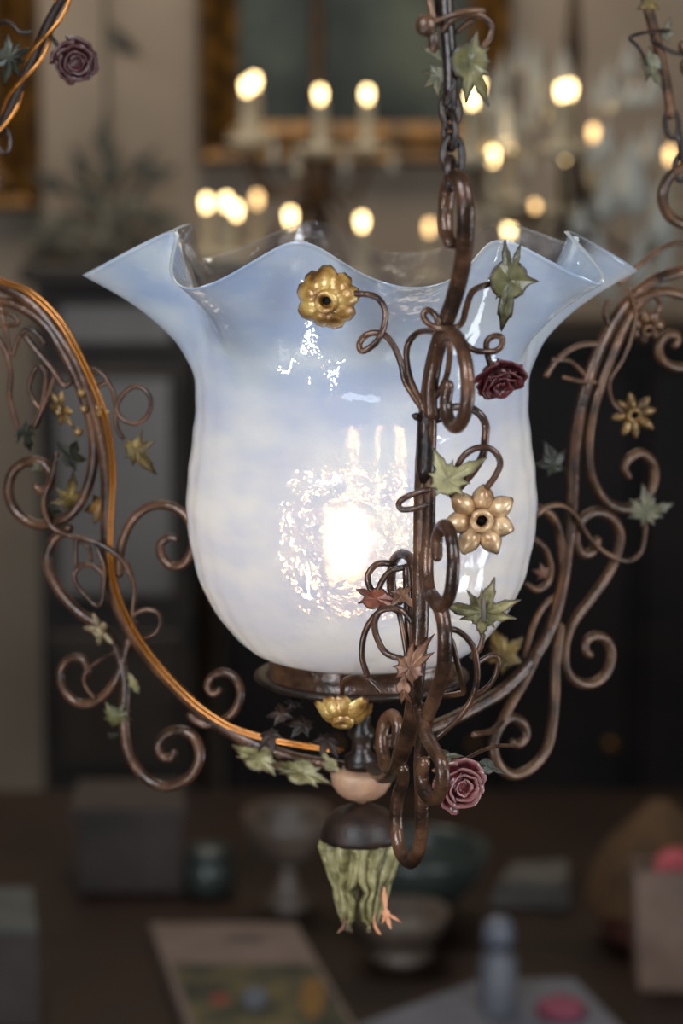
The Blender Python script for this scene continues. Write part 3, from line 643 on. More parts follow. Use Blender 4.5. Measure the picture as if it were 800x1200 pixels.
# =================================================================== FINIAL TASSEL
def tassel():
    prof = [(48, 980), (48, 984), (47, 988), (46, 994), (41, 1010), (35, 1032), (30, 1052), (26, 1066), (26, 1078)]
    tips = [(-48, 44, 1.00, LEAF_P), (36, 42, 1.0, LEAF_P), (122, 40, 1.0, LEAF_P), (-140, 40, 1.0, LEAF_P)]
    for q, (az, hw, ln, m) in enumerate(tips):
        mb = MB(); vs = []; fs = []; ed = []; NX = 25; NY = 40
        for j in range(NY):
            t = j / (NY - 1); k = t * (len(prof) - 1); i = min(int(k), len(prof) - 2); fr_ = k - i
            r = prof[i][0] + (prof[i + 1][0] - prof[i][0]) * fr_; y = prof[i][1] + (prof[i + 1][1] - prof[i][1]) * fr_
            w = hw * (1.18 - .05 * t) if t < .35 else hw * (1.16 - .9 * (t - .35))
            notch = .62 if .55 < t < .62 else 1
            w *= 1 - .42 * max(0, 1 - abs(t - .62) / .07)
            if t > .86: w *= .45 + .2 * math.sin(t * 60)
            for x in range(NX):
                s_ = -1 + 2 * x / (NX - 1)
                a = R(az + s_ * w + 6 * math.sin(t * 5 + q))
                rr = r * (1 - .15 * math.cos(s_ * math.pi * 4 + .6 * q) * min(1, t * 4) * (1 - t * .2) - .22 * s_ * s_ * t)
                vs.append((AX + rr * S * math.sin(a), AY - rr * S * math.cos(a), Zy(y + 6 * abs(s_) * t * 2 - (10 * (1 - abs(s_)) * (t > .95)))))
                ed.append(max(abs(s_) ** 4 * .9, .96 if t > .93 else 0, 0))
        for j in range(NY - 1):
            for x in range(NX - 1): z = j * NX + x; fs.append((z, z + 1, z + NX + 1, z + NX))
        mb.add(vs, fs, 0, ed); mb.build('tassel_leaf', m, LAMP, 'hanging pale green leaf', solid=.0007)
        # curled tip
        a = R(az); r0 = 26
        c0 = Vector((AX + r0 * S * math.sin(a), AY - r0 * S * math.cos(a), Zy(1066))); d = Vector((math.sin(a), -math.cos(a), 0))
        mb = MB(); tube(mb, [c0, c0 + Vector((0, 0, -9 * S)) + d * (1 * S), c0 + Vector((0, 0, -17 * S)) + d * (6 * S), c0 + Vector((0, 0, -20 * S)) + d * (12 * S)], 4 * S, flat=.5, taper1=.5)
        mb.build('leaf_tip', LEAF_B if q != 1 else PEACH, LAMP)
    leaf('tassel_leaf', P(452, 1070, 34), [(97, 40, 9), (-72, 24, 13), (-35, 24, 9), (-110, 14, 14)], PEACH, LAMP, tx=8, ty=15, curl=-.2, base=.12, label='peach painted leaf tip', seed=44)
    mb = MB(); lathe(mb, [(q[0] * S, Zy(q[1])) for q in [(4, 940), (16, 944), (32, 950), (43, 960), (49, 974), (50, 982), (47, 981), (44, 972), (30, 958), (4, 955)]], AX, AY, 48)
    mb.build('tassel_cap', noisy('umber_cap', (30, 20, 15), (58, 38, 28), 90, .5, .1), LAMP, 'dark dished cap')
    mb = MB(); lathe(mb, [(q[0] * S, Zy(q[1])) for q in [(6, 955), (14, 975), (15, 1000), (12, 1025), (4, 1040)]], AX, AY, 24); mb.build('tassel_core', bpy.data.materials['umber_cap'], LAMP)
tassel()
# =================================================================== CHAINS
def link(parent, c, d, side, L, W, rad=3.4, mat=IRON_D):
    d = d.normalized(); side = (side - d * side.dot(d)).normalized(); pts = []
    for k in range(12):
        a = 2 * math.pi * k / 12; pts.append(c + d * (math.cos(a) * L * S) + side * (math.sin(a) * W * S))
    mb = MB(); tube(mb, pts, rad * S, closed=True, n=4, sides=10); return mb.build('chain_link', mat, parent)
# front
mb = MB(); tube(mb, [P(522, -60, 440), P(522, -10, 446), P(524, 30, 452), P(527, 70, 458), P(528, 105, 464), P(528, 124, 466)], 7.4 * S, taper1=.75)
CH = mb.build('hanger', IRON_D, LAMP, 'dark iron stem and chain above the front arm')
dn = P(532, 210, 490) - P(526, 0, 446)
link(CH, P(527, 130, 468), dn, Vector((1, .5, 0)), 16, 9); link(CH, P(527, 154, 474), dn, Vector((-.7, 1, 0)), 17, 9)
link(CH, P(530, 182, 482), dn, Vector((1, .4, 0)), 19, 10, 3.6); link(CH, P(528, 203, 488), dn, Vector((.4, 1, 0)), 15, 9, 3.6)
for (pp, r_, m) in (([(500, -30, 452), (503, 0, 456), (506, 15, 458), (509, 30, 460)], 3.4, IRON_R), ([(512, -20, 440), (514, 10, 440), (512, 28, 440)], 3.4, IRON_D),
               ([(510, 25, 464), (528, 18, 470), (548, 13, 470), (566, 12, 462)], 2.8, IRON_R), ([(519, 36, 460), (528, 25, 466), (545, 17, 466), (563, 18, 462), (576, 30, 458), (573, 45, 458), (563, 56, 460)], 3.2, IRON_R),
               ([(536, 37, 452), (545, 29, 455), (553, 24, 458)], 3, IRON_R), ([(522, 122, 474), (528, 108, 476), (534, 96, 476)], 2.4, IRON_D)):
    mb = MB(); tube(mb, vec(pp, fp), r_ * S); mb.build('tendril', m, CH)
mb = MB(); ball(mb, P(499, 30, 464), 10 * S, 8 * S, 11 * S); ball(mb, P(508, 48, 462), 5.5 * S, 5 * S, 12 * S); mb.build('bud', IRON_R, CH, 'pinkish brown buds')
leaf('leaf', P(550, 72, 470), [(75, 32, 18), (35, 24, 18), (0, 22, 18), (-30, 28, 16), (-62, 52, 15), (-92, 42, 16), (190, 16, 20), (140, 18, 20)], LEAF, CH, tx=5, ty=10, curl=.15, crease=.2, label='green leaf', seed=51)
leaf('leaf', P(514, 88, 430), [(170, 20, 22), (215, 24, 20), (-100, 24, 22), (130, 16, 22), (0, 16, 30)], LEAF_G, CH, tx=5, ty=-25, curl=.2, seed=52)
leaf('leaf', P(510, 60, 440), [(170, 16, 22), (100, 10, 22), (-60, 14, 24)], LEAF_G, CH, tx=15, ty=-25, curl=.2, seed=53)
# left
mb = MB(); tube(mb, vec([(95, -50), (78, -12), (58, 25), (42, 62), (24, 100), (8, 135), (-2, 155)], fl), 6 * S)
CL = mb.build('hanger', IRON_D, LAMP, 'dark iron stem at the top left')
for ph in (0, 2.6):
    pts = []
    for i in range(40):
        t = i / 39; x = 97 + (-4 - 97) * t + 3 * math.sin(math.pi * t); y = -50 + 205 * t
        pts.append(fl(x + 7 * math.cos(t * 11 + ph) * .82 + 1, y + 7 * math.cos(t * 11 + ph) * .4, 7 * math.sin(t * 11 + ph) + 2))
    mb = MB(); tube(mb, pts, 2.6 * S, n=3); mb.build('power_cord', CORD, CL, 'amber cord twisted round the stem')
dl = fl(-10, 175) - fl(60, 20)
link(CL, fl(3, 163), fl(6, 180) - fl(0, 150), Vector((1, .3, 0)), 17, 9, 3.4)
link(CL, fl(-10, 185), dl, Vector((.2, 1, 0)), 17, 9, 3.4)
bars(CL, 'scroll', [(7.0, [(-62, 294), (-50, 245), (-34, 208), (-14, 196), (-4, 212), (-10, 234), (-26, 238)])], fl)
for pp, r_ in (([(0, 30, 6), (8, 26, 8), (20, 30, 9), (28, 38, 9), (40, 38, 7)], 2.6), ([(58, 40, 2), (64, 46, 4), (73, 57, 6)], 2.6)):
    mb = MB(); tube(mb, vec(pp, fl), r_ * S); mb.build('tendril', IRON_D, CL)
rose('rose', fl(92, 73, 6), 26, ROSE_D, CL, tx=10, ty=10, label='deep red rose')
leaf('leaf', fl(14, 68, 9), [(88, 30, 20), (50, 26, 16), (20, 32, 18), (-15, 26, 18), (-55, 34, 16), (-95, 38, 18), (160, 22, 20), (210, 26, 20)], LEAF_D, CL, tx=10, ty=15, curl=.2, crease=.3, label='dark green leaf', seed=61)
# right
mb = MB(); tube(mb, vec([(750, -40), (757, 0), (763, 25), (772, 60), (779, 92), (784, 120), (785, 134)], fr), 6.8 * S)
CR = mb.build('hanger', IRON_R, LAMP, 'brown iron stem at the top right')
link(CR, fr(787, 145), fr(790, 170) - fr(786, 130), Vector((1, .2, 0)), 18, 9, 3.4); link(CR, fr(797, 172), fr(796, 200) - fr(790, 150), Vector((.3, 1, 0)), 20, 9, 3.4)
link(CR, fr(798, 196), Vector((0, 0, 1)), Vector((1, .2, 0)), 17, 10, 3.4)
for pp, r_ in (([(780, 36, 4), (760, 37, 6), (740, 41, 7), (733, 45, 7), (742, 54, 6), (750, 64, 4), (754, 76, 4)], 2.4), ([(758, 47, 8), (768, 54, 9), (784, 62, 8), (806, 65, 6)], 2.6)):
    mb = MB(); tube(mb, vec(pp, fr), r_ * S); mb.build('tendril', IRON_D, CR)
leaf('leaf', fr(756, 4, 6), std_lobes(20, 180), LEAF_O, CR, tx=10, seed=71)
leaf('leaf', fr(760, 74, 5), [(100, 22, 24), (160, 18, 22), (20, 14, 22), (-70, 36, 20), (-110, 26, 20), (-30, 18, 20)], LEAF_G, CR, tx=5, ty=-20, curl=.2, seed=72)
leaf('leaf', fr(780, 40, 0), [(75, 22, 24), (10, 14, 24), (160, 12, 24), (-70, 14, 26)], LEAF_G, CR, tx=5, ty=10, curl=.2, seed=73)
mb = MB(); ball(mb, fr(799, 55, 5), 9 * S, 8 * S, 10 * S); ball(mb, fr(804, 78, 5), 12 * S, 8 * S, 14 * S); mb.build('bud', IRON_R, CR)

# =================================================================== THE ROOM
WY = 3.10
WALL = noisy('warm_grey_plaster', (138, 122, 106), (156, 140, 122), 3, .8, 0, .1, 60)
mb = MB(); box(mb, -3.2, 3.2, WY, WY + .12, 0, 3.1); structure(mb.build('wall_back', WALL, smooth=False))
mb = MB(); box(mb, -3.32, -3.2, -3, WY, 0, 3.1); structure(mb.build('wall_left', WALL, smooth=False))
mb = MB(); box(mb, 3.2, 3.32, -3, WY, 0, 3.1); structure(mb.build('wall_right', WALL, smooth=False))
mb = MB(); box(mb, -3.32, 3.32, -3, WY + .12, -.1, 0); structure(mb.build('floor', noisy('dark_floorboards', (34, 22, 15), (52, 36, 26), 6, .5), smooth=False))
mb = MB(); box(mb, -3.32, 3.32, -3, WY + .12, 3.1, 3.2); structure(mb.build('ceiling', noisy('ceiling_paint', (120, 114, 104), (130, 124, 112), 3, .9), smooth=False))
GILT = noisy('old_gilt', (58, 38, 12), (122, 84, 30), 30, .42, .45, .4, 120, c3=(90, 60, 20))
WOOD = noisy('dark_walnut', (32, 26, 21), (52, 43, 35), 14, .5, 0, .2, 60, spec=.3)
def painting_mat(name, cs, sc_=5):
    return noisy(name, cs[0], cs[2], sc_, .45, 0, .1, 40, c3=cs[1], spec=.3, detail=3)
def framed(name, label, x0, x1, y0, y1, mat, depth=.05, fw=.07, sections=((0, 0), (.25, .8), (.55, 1), (.75, .6), (1, .35))):
    a = Wd(x0, y1, WY - .001); b = Wd(x1, y0, WY - .001)
    X0, X1, Z0, Z1 = a.x, b.x, a.z, b.z
    t = thing(name, label, 'painting', ((X0 + X1) / 2, WY - .001, Z0))
    mb = MB(); vs = []; fs = []
    prof = [(0, .001), (0, depth * .5), (fw * .12, depth), (fw * .35, depth * .85), (fw * .5, depth), (fw * .7, depth * .6), (fw, depth * .4), (fw, .001)]
    for (i_, d_) in prof:
        vs += [(X0 + i_, WY - d_, Z0 + i_), (X1 - i_, WY - d_, Z0 + i_), (X1 - i_, WY - d_, Z1 - i_), (X0 + i_, WY - d_, Z1 - i_)]
    for k in range(len(prof) - 1):
        for j in range(4): j2 = (j + 1) % 4; fs.append((k * 4 + j, k * 4 + j2, (k + 1) * 4 + j2, (k + 1) * 4 + j))
    mb.add(vs, fs); mb.build('frame', GILT, t, 'gilt frame', smooth=False)
    mb = MB(); box(mb, X0 + fw * .8, X1 - fw * .8, WY - .012, WY - .004, Z0 + fw * .8, Z1 - fw * .8); mb.build('canvas', mat, t, 'dark painted canvas', smooth=False)
    return t
framed('framed_painting', 'dark landscape painting in a wide gilt frame on the wall behind the lamp', 233, 602, -330, 192, painting_mat('dark_landscape', ((22, 24, 18), (52, 58, 48), (84, 88, 72)), 4.5))
framed('framed_picture', 'gilt framed picture cut off by the left edge of the view', -260, 40, -300, 246, painting_mat('amber_picture', ((40, 24, 10), (84, 52, 20), (124, 80, 30)), 4), fw=.075)

# display cabinet against the wall
cabL = Wd(50, 900, 2.75); cabR = Wd(905, 900, 2.75); topL = Wd(50, 318, 2.75).z; topR = Wd(700, 398, 2.75).z
CX0, CX1 = cabL.x, cabR.x; MID = Wd(222, 500, 2.75).x
t = thing('display_cabinet', 'tall dark cabinet with grey panes behind the left arm of the lamp', 'cabinet', ((CX0 + MID) / 2, 2.9, 0))
PANEL = noisy('dusty_grey_panel', (92, 86, 82), (110, 104, 99), 5, .35, 0, .05, 50)
mb = MB(); box(mb, CX0, MID, 2.77, 3.05, 0, topL - .02); mb.build('body', WOOD, t, smooth=False)
mb = MB(); box(mb, CX0 - .02, MID + .02, 2.73, 3.07, topL - .02, topL + .012, bev=.006); mb.build('cornice', WOOD, t, smooth=False)
for (xa, xb, ya, yb) in ((60, 212, 430, 706), (60, 212, 345, 412), (60, 212, 740, 905)):
    a = Wd(xa, yb, 2.765); b = Wd(xb, ya, 2.765)
    mb = MB(); box(mb, a.x, b.x, 2.748, 2.77, a.z, b.z, bev=.004); o = mb.build('door', WOOD, t, smooth=False)
    mb = MB(); box(mb, a.x + .018, b.x - .018, 2.744, 2.752, a.z + .018, b.z - .018); mb.build('pane', PANEL if ya != 740 else WOOD, o, 'dusty grey glass', smooth=False)
t = thing('sideboard', 'long near black sideboard behind the lamp, below the chandeliers', 'sideboard', ((MID + CX1) / 2, 2.9, 0))
DK = noisy('near_black_wood', (13, 9, 8), (26, 18, 15), 8, .55, 0, .1, 50, spec=.2)
mb = MB(); box(mb, MID + .05, CX1, 2.79, 3.05, 0, topR - .02); mb.build('body', DK, t, smooth=False)
mb = MB(); box(mb, MID + .04, CX1, 2.76, 3.07, topR - .02, topR + .01, bev=.005); mb.build('top', DK, t, smooth=False)
w_ = (CX1 - MID - .05) / 4
for k in range(4):
    mb = MB(); box(mb, MID + .06 + k * w_, MID + .04 + (k + 1) * w_, 2.772, 2.79, .1, topR - .05, bev=.006); o = mb.build('door', DK, t, smooth=False)
    mb = MB(); ball(mb, Vector((MID + .04 + (k + 1) * w_ - .03, 2.76, .6)), .011); mb.build('knob', GILT, o)

# chandeliers with candle bulbs
FLAME = emit('candle_bulb_glow', (1, .70, .32), 10)
FLAME2 = emit('dim_candle_bulb_glow', (1, .62, .26), 4)
SLEEVE = noisy('ivory_candle_sleeve', (150, 136, 112), (172, 158, 132), 20, .6)
BRASS = noisy('dull_dark_brass', (48, 34, 22), (92, 66, 40), 30, .4, .5)
def crystal_mat():
    m, nt, out = newmat('cut_crystal')
    trp = N(nt, 'ShaderNodeBsdfTransparent'); trp.inputs[0].default_value = (.93, .95, .95, 1)
    gl = N(nt, 'ShaderNodeBsdfGlossy'); gl.inputs['Roughness'].default_value = .12; df = N(nt, 'ShaderNodeBsdfDiffuse'); df.inputs[0].default_value = (.70, .68, .60, 1)
    x1 = N(nt, 'ShaderNodeMixShader'); x1.inputs[0].default_value = .7; nt.links.new(gl.outputs[0], x1.inputs[1]); nt.links.new(df.outputs[0], x1.inputs[2])
    x = N(nt, 'ShaderNodeMixShader'); x.inputs[0].default_value = .8; nt.links.new(trp.outputs[0], x.inputs[1]); nt.links.new(x1.outputs[0], x.inputs[2])
    nt.links.new(x.outputs[0], out.inputs[0]); return m
CRYS = crystal_mat()
def chandelier(label, axpx, tiers, y0, drops, hub_rows, top=-260, spread=.11):
    """tiers: list of (px, py, dy, glow) candle bulbs."""
    c = Wd(axpx, hub_rows[1], y0); tz = 3.1
    t = thing('chandelier', label, 'chandelier', (c.x, y0, c.z))
    mb = MB(); zt = Wd(axpx, hub_rows[0], y0).z
    h = zt - c.z
    lathe(mb, [(.003, tz), (.003, zt), (.009, zt - h * .04), (.005, zt - h * .1), (.012, zt - h * .3), (.007, zt - h * .42), (.009, zt - h * .6), (.024, zt - h * .72), (.01, zt - h * .86), (.015, zt - h * .93), (.002, c.z)], c.x, y0, 24)
    mb.build('column', BRASS, t)
    K = 2833 * 1.0
    for (px, py, dy, gm) in tiers:
        p = Wd(px, py, y0 + dy)
        dist = (y0 + dy - CAMY)
        u = dist / FPX * 1.0
        mb = MB(); lathe(mb, [(0.0004, p.z + .006), (.003, p.z + .005), (.0056, p.z + .001), (.0058, p.z - .002), (.005, p.z - .006), (.0035, p.z - .014)], p.x, p.y, 16)
        s_ = MB(); lathe(s_, [(.0085, p.z - .014), (.009, p.z - .018), (.009, p.z - .075), (.024, p.z - .078), (.026, p.z - .070), (.028, p.z - .080), (.008, p.z - .088)], p.x, p.y, 20)
        so = s_.build('candle', SLEEVE, t, 'ivory candle sleeve')
        mb.build('candle_bulb', gm, so, 'glowing candle bulb')
        zb = p.z - .085; mid = Vector((c.x, y0, c.z + h * .25))
        a = MB(); pts = [mid, mid.lerp(Vector((p.x, p.y, zb)), .3) + Vector((0, 0, -.03)), mid.lerp(Vector((p.x, p.y, zb)), .7) + Vector((0, 0, -.055)), Vector((p.x, p.y, zb - .03)).lerp(mid, .04), Vector((p.x, p.y, zb))]
        tube(a, pts, .0042, n=6, sides=8); a.build('branch', BRASS, t)
    for (px, py, L_, w_, dy) in drops:
        p = Wd(px, py, y0 + dy); k = (y0 + dy - CAMY) / FPX; L_ *= k; w_ *= k
        mb = MB(); lathe(mb, [(.0008, p.z + L_ * .62), (.0012, p.z + L_ * .5), (w_ * .35, p.z + L_ * .36), (w_ * .55, p.z + L_ * .1), (w_, p.z - L_ * .25), (w_ * .8, p.z - L_ * .42), (.001, p.z - L_ * .55)], p.x, p.y, 8)
        mb.build('crystal_drop', CRYS, t, smooth=False)
F, F2 = FLAME, FLAME2
chandelier('brass chandelier with candle bulbs in two rows, in front of the gilt framed painting', 372,
    [(289, 98, -.05, F), (298, 92, .02, F), (375, 107, -.08, F), (430, 107, -.02, F), (242, 234, 0, F), (265, 233, -.1, F), (277, 243, -.02, F), (301, 230, .06, F2), (366, 228, .03, F), (340, 250, -.1, F), (424, 256, -.08, F), (503, 263, .05, F2)],
    2.25, [(320 + 28 * k, 175 + 12 * (k % 2), 30, 6, .03 * (k % 3)) for k in range(0, 6)], (-60, 290))
random.seed(11)
dr = []
for k in range(60):
    dr.append((random.uniform(575, 790), random.uniform(60, 330), random.uniform(26, 52), random.uniform(6, 13), random.uniform(-.08, .12)))
dr += [(742, 205, 90, 22, -.08), (710, 225, 60, 18, -.05), (742, 112, 28, 13, -.1), (700, 300, 66, 14, -.05), (775, 250, 70, 18, -.05), (600, 230, 60, 14, 0), (655, 250, 60, 16, 0), (748, 300, 70, 13, -.06), (770, 330, 50, 14, -.04)]
chandelier('crystal chandelier crowded with glass drops and candle bulbs, right of the gilt framed painting', 668,
    [(553, 112, -.12, F), (560, 96, -.05, F), (658, 103, -.1, F), (668, 101, -.05, F), (597, 163, .0, F), (577, 179, -.08, F), (660, 176, -.05, F), (695, 152, .08, F2), (626, 241, .08, F2), (596, 264, -.06, F), (785, 178, 0, F2)],
    2.05, dr, (-60, 340))
# leafy sprig on a wire, left
G1 = noisy('dusky_leaf', (44, 44, 36), (72, 70, 58), 40, .6)
t = thing('hanging_sprig', 'dark metal leafy spray hanging on a thin wire between the two framed pictures', 'wall ornament', tuple(Wd(128, 300, 3.02)))
mb = MB(); tube(mb, [Wd(122, -120, 3.02), Wd(124, 40, 3.02), Wd(126, 170, 3.02), Wd(128, 275, 3.02)], .004); mb.build('wire', G1, t)
k_ = (2.9 + D0) / D0
for (x, y, L, a) in ((120, 165, 32, 90), (95, 195, 34, 115), (60, 215, 36, 150), (165, 195, 34, 50), (185, 205, 30, 20), (130, 205, 40, 80), (110, 235, 42, 140), (150, 240, 40, 40), (90, 260, 42, 165), (180, 255, 34, 10), (40, 265, 40, 160), (60, 290, 40, 200), (160, 285, 34, -30)):
    leaf('leaf', Wd(x, y, 3.0), [(a, L, 18), (a + 180, L * .8, 20), (a + 90, 7, 40), (a - 90, 7, 40)], G1, t, sz=k_, curl=.1, seed=x)
    mb = MB(); tube(mb, [Wd(x, y, 3.005), Wd((x + 128) / 2, (y + 262) / 2 - 6, 3.01), Wd(128, 268, 3.02)], .0025); mb.build('twig', G1, t)
leaf('leaf', Wd(140, 48, 3.0), [(120, 26, 22), (-35, 30, 28), (-70, 20, 26), (200, 8, 40)], noisy('black_leaf', (26, 24, 20), (40, 38, 32), 40, .6), t, sz=k_, curl=.1, seed=5)
# grey urn-like foliage clump on the cabinet top
t = thing('dried_arrangement', 'dusty dried foliage arrangement standing on top of the grey paned cabinet', 'dried plant', tuple(Wd(110, 304, 2.86)))
for k in range(16):
    x = random.uniform(8, 215); y = random.uniform(250, 290); a = random.uniform(20, 160)
    leaf('leaf', Wd(x, y, 2.84 + random.uniform(0, .06)), [(a, 30, 24), (a + 180, 16, 30), (a + 90, 10, 40), (a - 90, 10, 40)], noisy('dusty_leaf', (70, 66, 54), (104, 98, 84), 40, .7) if k == 0 else bpy.data.materials['dusty_leaf'], t, sz=k_, curl=.2, seed=k)
    mb = MB(); tube(mb, [Wd(x, y, 2.87), Wd((x + 110) / 2, 296, 2.86), Wd(110, 303, 2.86)], .003); mb.build('stalk', G1, t)

# =================================================================== TABLE AND WHAT STANDS ON IT
TZ = .75
def tz_dist(py): return T(400, py, TZ).y
ty0, ty1 = .80, tz_dist(925)
t = thing('table', 'long dark wooden table below the lamp, covered with glassware, a magazine and papers', 'table', (0, (ty0 + ty1) / 2, 0))
TW = noisy('table_wood', (26, 15, 10), (44, 27, 18), 7, .45, 0, .1, 60, spec=.3)
mb = MB(); box(mb, -.62, .62, ty0, ty1, TZ - .03, TZ, bev=.006); mb.build('table_top', TW, t, smooth=False)
mb = MB()
for (xa, xb, ya, yb) in ((-.56, .56, ty0 + .05, ty0 + .07), (-.56, .56, ty1 - .07, ty1 - .05), (-.56, -.54, ty0 + .05, ty1 - .05), (.54, .56, ty0 + .05, ty1 - .05)): box(mb, xa, xb, ya, yb, TZ - .11, TZ - .03)
mb.build('apron', TW, t, smooth=False)
for x in (-.54, .54):
    for y in (ty0 + .07, ty1 - .07):
        mb = MB(); lathe(mb, [(.016, 0), (.022, .03), (.018, .08), (.03, .3), (.022, .5), (.034, .58), (.034, TZ - .03)], x, y, 16); mb.build('leg', TW, t)
def on(px, py): return T(px, py, TZ + .0005)
def turned(name, label, cat, px, py, prof, mat, seg=40, parts=None):
    p = on(px, py); k = (p.y - CAMY) / FPX / math.cos(PITCH)
    t = thing(name, label, cat, (p.x, p.y, TZ + .0005))
    for (pn, pr, m) in ([(None, prof, mat)] if not parts else parts):
        mb = MB(); lathe(mb, [(r * k, TZ + .0008 + z * k) for r, z in pr], p.x, p.y, seg); mb.build(pn or 'body', m, t)
    return t
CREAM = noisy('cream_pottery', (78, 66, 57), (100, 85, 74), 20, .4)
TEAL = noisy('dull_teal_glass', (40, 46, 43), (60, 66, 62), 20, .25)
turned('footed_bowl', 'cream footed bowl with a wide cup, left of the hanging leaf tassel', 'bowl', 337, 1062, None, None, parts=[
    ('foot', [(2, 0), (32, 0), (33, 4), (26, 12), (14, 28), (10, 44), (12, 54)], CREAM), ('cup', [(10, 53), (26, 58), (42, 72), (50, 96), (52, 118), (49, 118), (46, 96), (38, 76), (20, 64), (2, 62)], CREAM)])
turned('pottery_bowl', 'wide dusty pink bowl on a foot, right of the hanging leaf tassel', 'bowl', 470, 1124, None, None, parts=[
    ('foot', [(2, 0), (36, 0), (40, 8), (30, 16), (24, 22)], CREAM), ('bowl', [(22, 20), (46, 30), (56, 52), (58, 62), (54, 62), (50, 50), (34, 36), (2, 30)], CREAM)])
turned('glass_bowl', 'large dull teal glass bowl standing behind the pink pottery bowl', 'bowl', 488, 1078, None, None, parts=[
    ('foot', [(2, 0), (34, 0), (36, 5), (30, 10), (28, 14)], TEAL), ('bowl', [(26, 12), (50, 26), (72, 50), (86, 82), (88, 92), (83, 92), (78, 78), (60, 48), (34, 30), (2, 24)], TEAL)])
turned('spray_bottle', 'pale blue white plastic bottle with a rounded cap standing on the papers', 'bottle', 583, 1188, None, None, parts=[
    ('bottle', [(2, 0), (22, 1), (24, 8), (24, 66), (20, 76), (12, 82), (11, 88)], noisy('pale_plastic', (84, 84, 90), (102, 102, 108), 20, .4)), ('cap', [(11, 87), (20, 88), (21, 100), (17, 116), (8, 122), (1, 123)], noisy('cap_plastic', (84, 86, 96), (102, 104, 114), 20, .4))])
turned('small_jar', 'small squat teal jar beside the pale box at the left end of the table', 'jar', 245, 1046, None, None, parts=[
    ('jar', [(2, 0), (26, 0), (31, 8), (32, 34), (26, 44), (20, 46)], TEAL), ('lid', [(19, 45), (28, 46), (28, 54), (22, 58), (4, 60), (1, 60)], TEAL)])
def flatbox(name, label, cat, quad, h, mats, parts=True):
    pts = [on(*q) for q in quad]
    t = thing(name, label, cat, tuple(sum((p for p in pts), Vector()) / 4))
    return t, pts
def prism(mb, pts, z0, z1, mi=0):
    n = len(pts); vs = [(p.x, p.y, z0) for p in pts] + [(p.x, p.y, z1) for p in pts]
    fs = [tuple(range(n - 1, -1, -1)), tuple(range(n, 2 * n))] + [(i, (i + 1) % n, n + (i + 1) % n, n + i) for i in range(n)]
    mb.add(vs, fs, mi); return mb
def inset(pts, a, b, c, d):
    """sub-rectangle of a quad (bl, br, tr, tl) in unit coords"""
    f = lambda u, v: pts[0].lerp(pts[1], u).lerp(pts[3].lerp(pts[2], u), v)
    return [f(a, b), f(c, b), f(c, d), f(a, d)]
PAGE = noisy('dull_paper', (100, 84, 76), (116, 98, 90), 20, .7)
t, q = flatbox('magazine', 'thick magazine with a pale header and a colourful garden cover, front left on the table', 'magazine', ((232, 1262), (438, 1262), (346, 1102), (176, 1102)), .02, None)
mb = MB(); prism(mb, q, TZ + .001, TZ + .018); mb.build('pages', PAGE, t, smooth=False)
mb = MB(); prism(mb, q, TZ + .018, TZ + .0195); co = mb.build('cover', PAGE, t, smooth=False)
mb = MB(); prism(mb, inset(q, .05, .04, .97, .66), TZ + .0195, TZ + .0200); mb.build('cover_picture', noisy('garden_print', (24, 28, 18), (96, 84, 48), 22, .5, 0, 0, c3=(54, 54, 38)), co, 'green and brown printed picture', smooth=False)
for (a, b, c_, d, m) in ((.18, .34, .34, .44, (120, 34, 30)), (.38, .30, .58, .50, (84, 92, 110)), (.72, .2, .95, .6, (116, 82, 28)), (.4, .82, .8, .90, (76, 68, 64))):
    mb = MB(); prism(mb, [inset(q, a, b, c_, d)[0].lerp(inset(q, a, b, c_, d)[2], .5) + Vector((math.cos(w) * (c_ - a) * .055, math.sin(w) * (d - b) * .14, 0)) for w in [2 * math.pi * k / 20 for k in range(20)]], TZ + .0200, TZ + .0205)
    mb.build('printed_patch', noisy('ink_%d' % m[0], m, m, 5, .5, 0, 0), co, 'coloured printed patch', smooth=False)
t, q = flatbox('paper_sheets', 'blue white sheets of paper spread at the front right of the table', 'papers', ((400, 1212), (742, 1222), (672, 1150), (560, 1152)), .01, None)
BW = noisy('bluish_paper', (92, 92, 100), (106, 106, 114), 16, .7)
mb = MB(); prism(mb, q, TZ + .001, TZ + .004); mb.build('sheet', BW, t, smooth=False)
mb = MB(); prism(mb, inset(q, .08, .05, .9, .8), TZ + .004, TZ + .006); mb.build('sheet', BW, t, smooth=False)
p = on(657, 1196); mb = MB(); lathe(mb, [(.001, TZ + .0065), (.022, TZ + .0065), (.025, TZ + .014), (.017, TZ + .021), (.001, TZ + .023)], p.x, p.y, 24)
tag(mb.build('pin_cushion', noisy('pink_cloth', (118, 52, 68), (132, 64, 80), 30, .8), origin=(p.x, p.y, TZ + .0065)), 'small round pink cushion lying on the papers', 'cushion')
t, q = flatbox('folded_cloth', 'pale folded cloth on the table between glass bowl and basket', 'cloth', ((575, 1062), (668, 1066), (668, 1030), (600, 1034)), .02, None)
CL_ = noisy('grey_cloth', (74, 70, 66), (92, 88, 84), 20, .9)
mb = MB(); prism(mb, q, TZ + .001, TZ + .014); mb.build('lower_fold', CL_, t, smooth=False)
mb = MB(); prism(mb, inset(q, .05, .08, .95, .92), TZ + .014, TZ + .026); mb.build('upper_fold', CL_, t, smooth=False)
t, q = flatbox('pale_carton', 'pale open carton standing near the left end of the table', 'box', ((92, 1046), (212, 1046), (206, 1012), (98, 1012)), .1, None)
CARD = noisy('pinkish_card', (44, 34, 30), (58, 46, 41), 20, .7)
mb = MB(); prism(mb, q, TZ + .001, TZ + .085); mb.build('box_body', CARD, t, smooth=False)
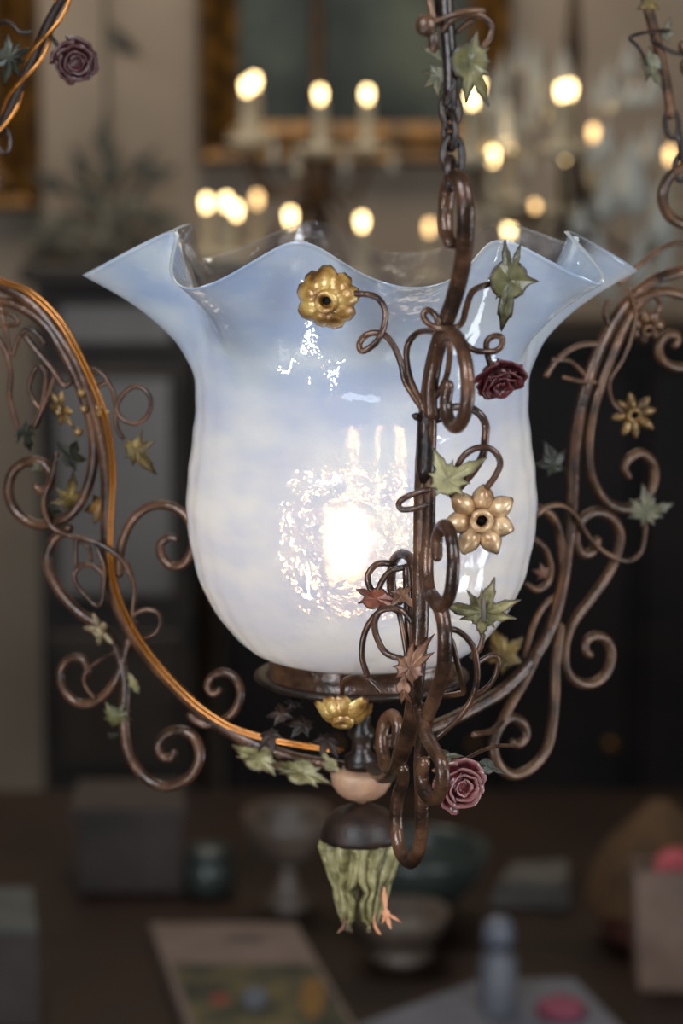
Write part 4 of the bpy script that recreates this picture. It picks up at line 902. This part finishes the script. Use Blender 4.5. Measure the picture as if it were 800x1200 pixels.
mb = MB(); prism(mb, [p + Vector((sx * .006, sy * .006, 0)) for p, (sx, sy) in zip(q, ((-1, -1), (1, -1), (1, 1), (-1, 1)))], TZ + .085, TZ + .10); mb.build('lid', CARD, t, smooth=False)
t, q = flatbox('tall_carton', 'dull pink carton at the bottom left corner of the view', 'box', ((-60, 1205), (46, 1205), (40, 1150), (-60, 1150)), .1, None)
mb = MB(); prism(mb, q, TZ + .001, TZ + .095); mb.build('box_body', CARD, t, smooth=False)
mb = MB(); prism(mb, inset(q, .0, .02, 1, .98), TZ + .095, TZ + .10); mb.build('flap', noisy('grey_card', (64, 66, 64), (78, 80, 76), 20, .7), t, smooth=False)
# basket with pink posy
bk = on(792, 1150); k = (bk.y - CAMY) / FPX
t = thing('gift_bag', 'tall pale pink paper bag with red tissue at the right end of the table', 'bag', tuple(bk))
BAGM = noisy('pink_kraft', (96, 74, 62), (116, 92, 78), 20, .7)
mb = MB(); prof = []
vs = []
for (z, w, d) in ((0, 48, 30), (60, 52, 34), (120, 55, 30), (148, 56, 26)):
    vs += [(bk.x + sx * w * k, bk.y + sy * d * k, TZ + .001 + z * k) for sx, sy in ((-1, -1), (0, -1.08), (1, -1), (1, 0), (1, 1), (0, 1), (-1, 1), (-1, 0))]
fs = [tuple(range(7, -1, -1))]
for i in range(3):
    for j in range(8): fs.append((i * 8 + j, i * 8 + (j + 1) % 8, (i + 1) * 8 + (j + 1) % 8, (i + 1) * 8 + j))
mb.add(vs, fs); mb.build('bag_body', BAGM, t, smooth=False, solid=.002)
mb = MB()
for a in range(9):
    w = 2 * math.pi * a / 9; petal(mb, bk + Vector((0, 0, 140 * k)), Vector((1, 0, 0)), Vector((0, .6, .8)), Vector((0, -.5, .7)), math.degrees(w), 4, 60, 40, 16)
mb.build('tissue', noisy('red_tissue', (140, 34, 42), (170, 74, 80), 20, .7), t, 'red tissue paper')
# ochre cloth bundle behind the bag
cb = on(770, 1100); k = (cb.y - CAMY) / FPX
t = thing('covered_basket', 'basket under an ochre brown cloth behind the pink paper bag on the table', 'basket', tuple(cb))
OCH = noisy('ochre_cloth', (58, 38, 18), (88, 60, 30), 12, .85)
mb = MB(); lathe(mb, [(62 * k, TZ + .001), (70 * k, TZ + 20 * k), (78 * k, TZ + 54 * k), (79 * k, TZ + 58 * k)], cb.x, cb.y, 32); mb.build('basket', noisy('red_brown_wicker', (60, 28, 20), (88, 44, 32), 40, .7), t, 'red brown basket')
vs = []; fs = []; NX = 40; prof = [(86, 44), (84, 62), (76, 96), (60, 124), (38, 148), (14, 172), (2, 176)]
for (r_, z_) in prof:
    for i in range(NX):
        a = 2 * math.pi * i / NX; q = 1 + (.06 * math.sin(a * 7) + .04 * math.sin(a * 3 + 1)) * (r_ / 86)
        vs.append((cb.x + r_ * k * q * math.cos(a), cb.y + r_ * k * q * math.sin(a), TZ + z_ * k + (5 * k * math.sin(a * 5) if z_ == 44 else 0)))
for j_ in range(len(prof) - 1):
    for i in range(NX): fs.append((j_ * NX + i, j_ * NX + (i + 1) % NX, (j_ + 1) * NX + (i + 1) % NX, (j_ + 1) * NX + i))
fs.append(tuple((len(prof) - 1) * NX + i for i in range(NX)))
mb = MB(); mb.add(vs, fs); mb.build('cloth_cover', OCH, t, 'ochre brown cloth')

# =================================================================== LIGHT
def area(name, loc, target, size, power, col, shape='RECTANGLE', sy=None):
    l = bpy.data.lights.new(name, 'AREA'); l.shape = shape; l.size = size; l.size_y = sy or size; l.energy = power; l.color = col
    o = bpy.data.objects.new(name, l); COL.objects.link(o); o.location = loc
    o.rotation_euler = (Vector(target) - Vector(loc)).to_track_quat('-Z', 'Y').to_euler(); return o
zc = Zy(500)
area('window_light', (-.8, -1.45, 2.3), (0, 0, zc), .6, 30, (.84, .92, 1), sy=.9)
area('shop_window_light', (1.15, -.95, 2.05), (0, 0, zc), .5, 16, (.88, .94, 1), sy=.7)
area('ceiling_light', (-.2, 2.4, 3.0), (-.2, 2.9, 1.6), 1.2, 31, (1, .9, .76))
for k, (x, y, z) in enumerate(((-.60, -.80, .98), (-.60, -.80, .86), (-.62, -.82, .74))):
    area('added_glint_disc', (x, y, z), (0, 0, zc), .05, 1.3, (.92, .96, 1), 'DISK')  # added unseen discs: brighten the flare from below and make glints on it
area('added_low_fill', (-.25, -2.2, .75), (0, 0, zc), .9, 9, (.76, .88, 1), sy=.5)  # added fill, low in front, to lift the underside of the flare
area('added_side_fill', (1.25, -.05, .95), (0, 0, zc), .3, 5, (.86, .94, 1), sy=.4)  # added side fill for a bright patch on the flare's right
w = bpy.data.worlds.new('world'); sc.world = w; w.use_nodes = True
w.node_tree.nodes['Background'].inputs[0].default_value = (.72, .82, 1, 1); w.node_tree.nodes['Background'].inputs[1].default_value = .05
sc.view_settings.view_transform = 'Standard'; sc.view_settings.look = 'None'; sc.view_settings.gamma = 1; sc.view_settings.exposure = 0
sc.cycles.use_denoising = True; sc.cycles.max_bounces = 10; sc.cycles.transparent_max_bounces = 24
sc.cycles.caustics_refractive = True; sc.cycles.caustics_reflective = False; sc.cycles.sample_clamp_indirect = 4
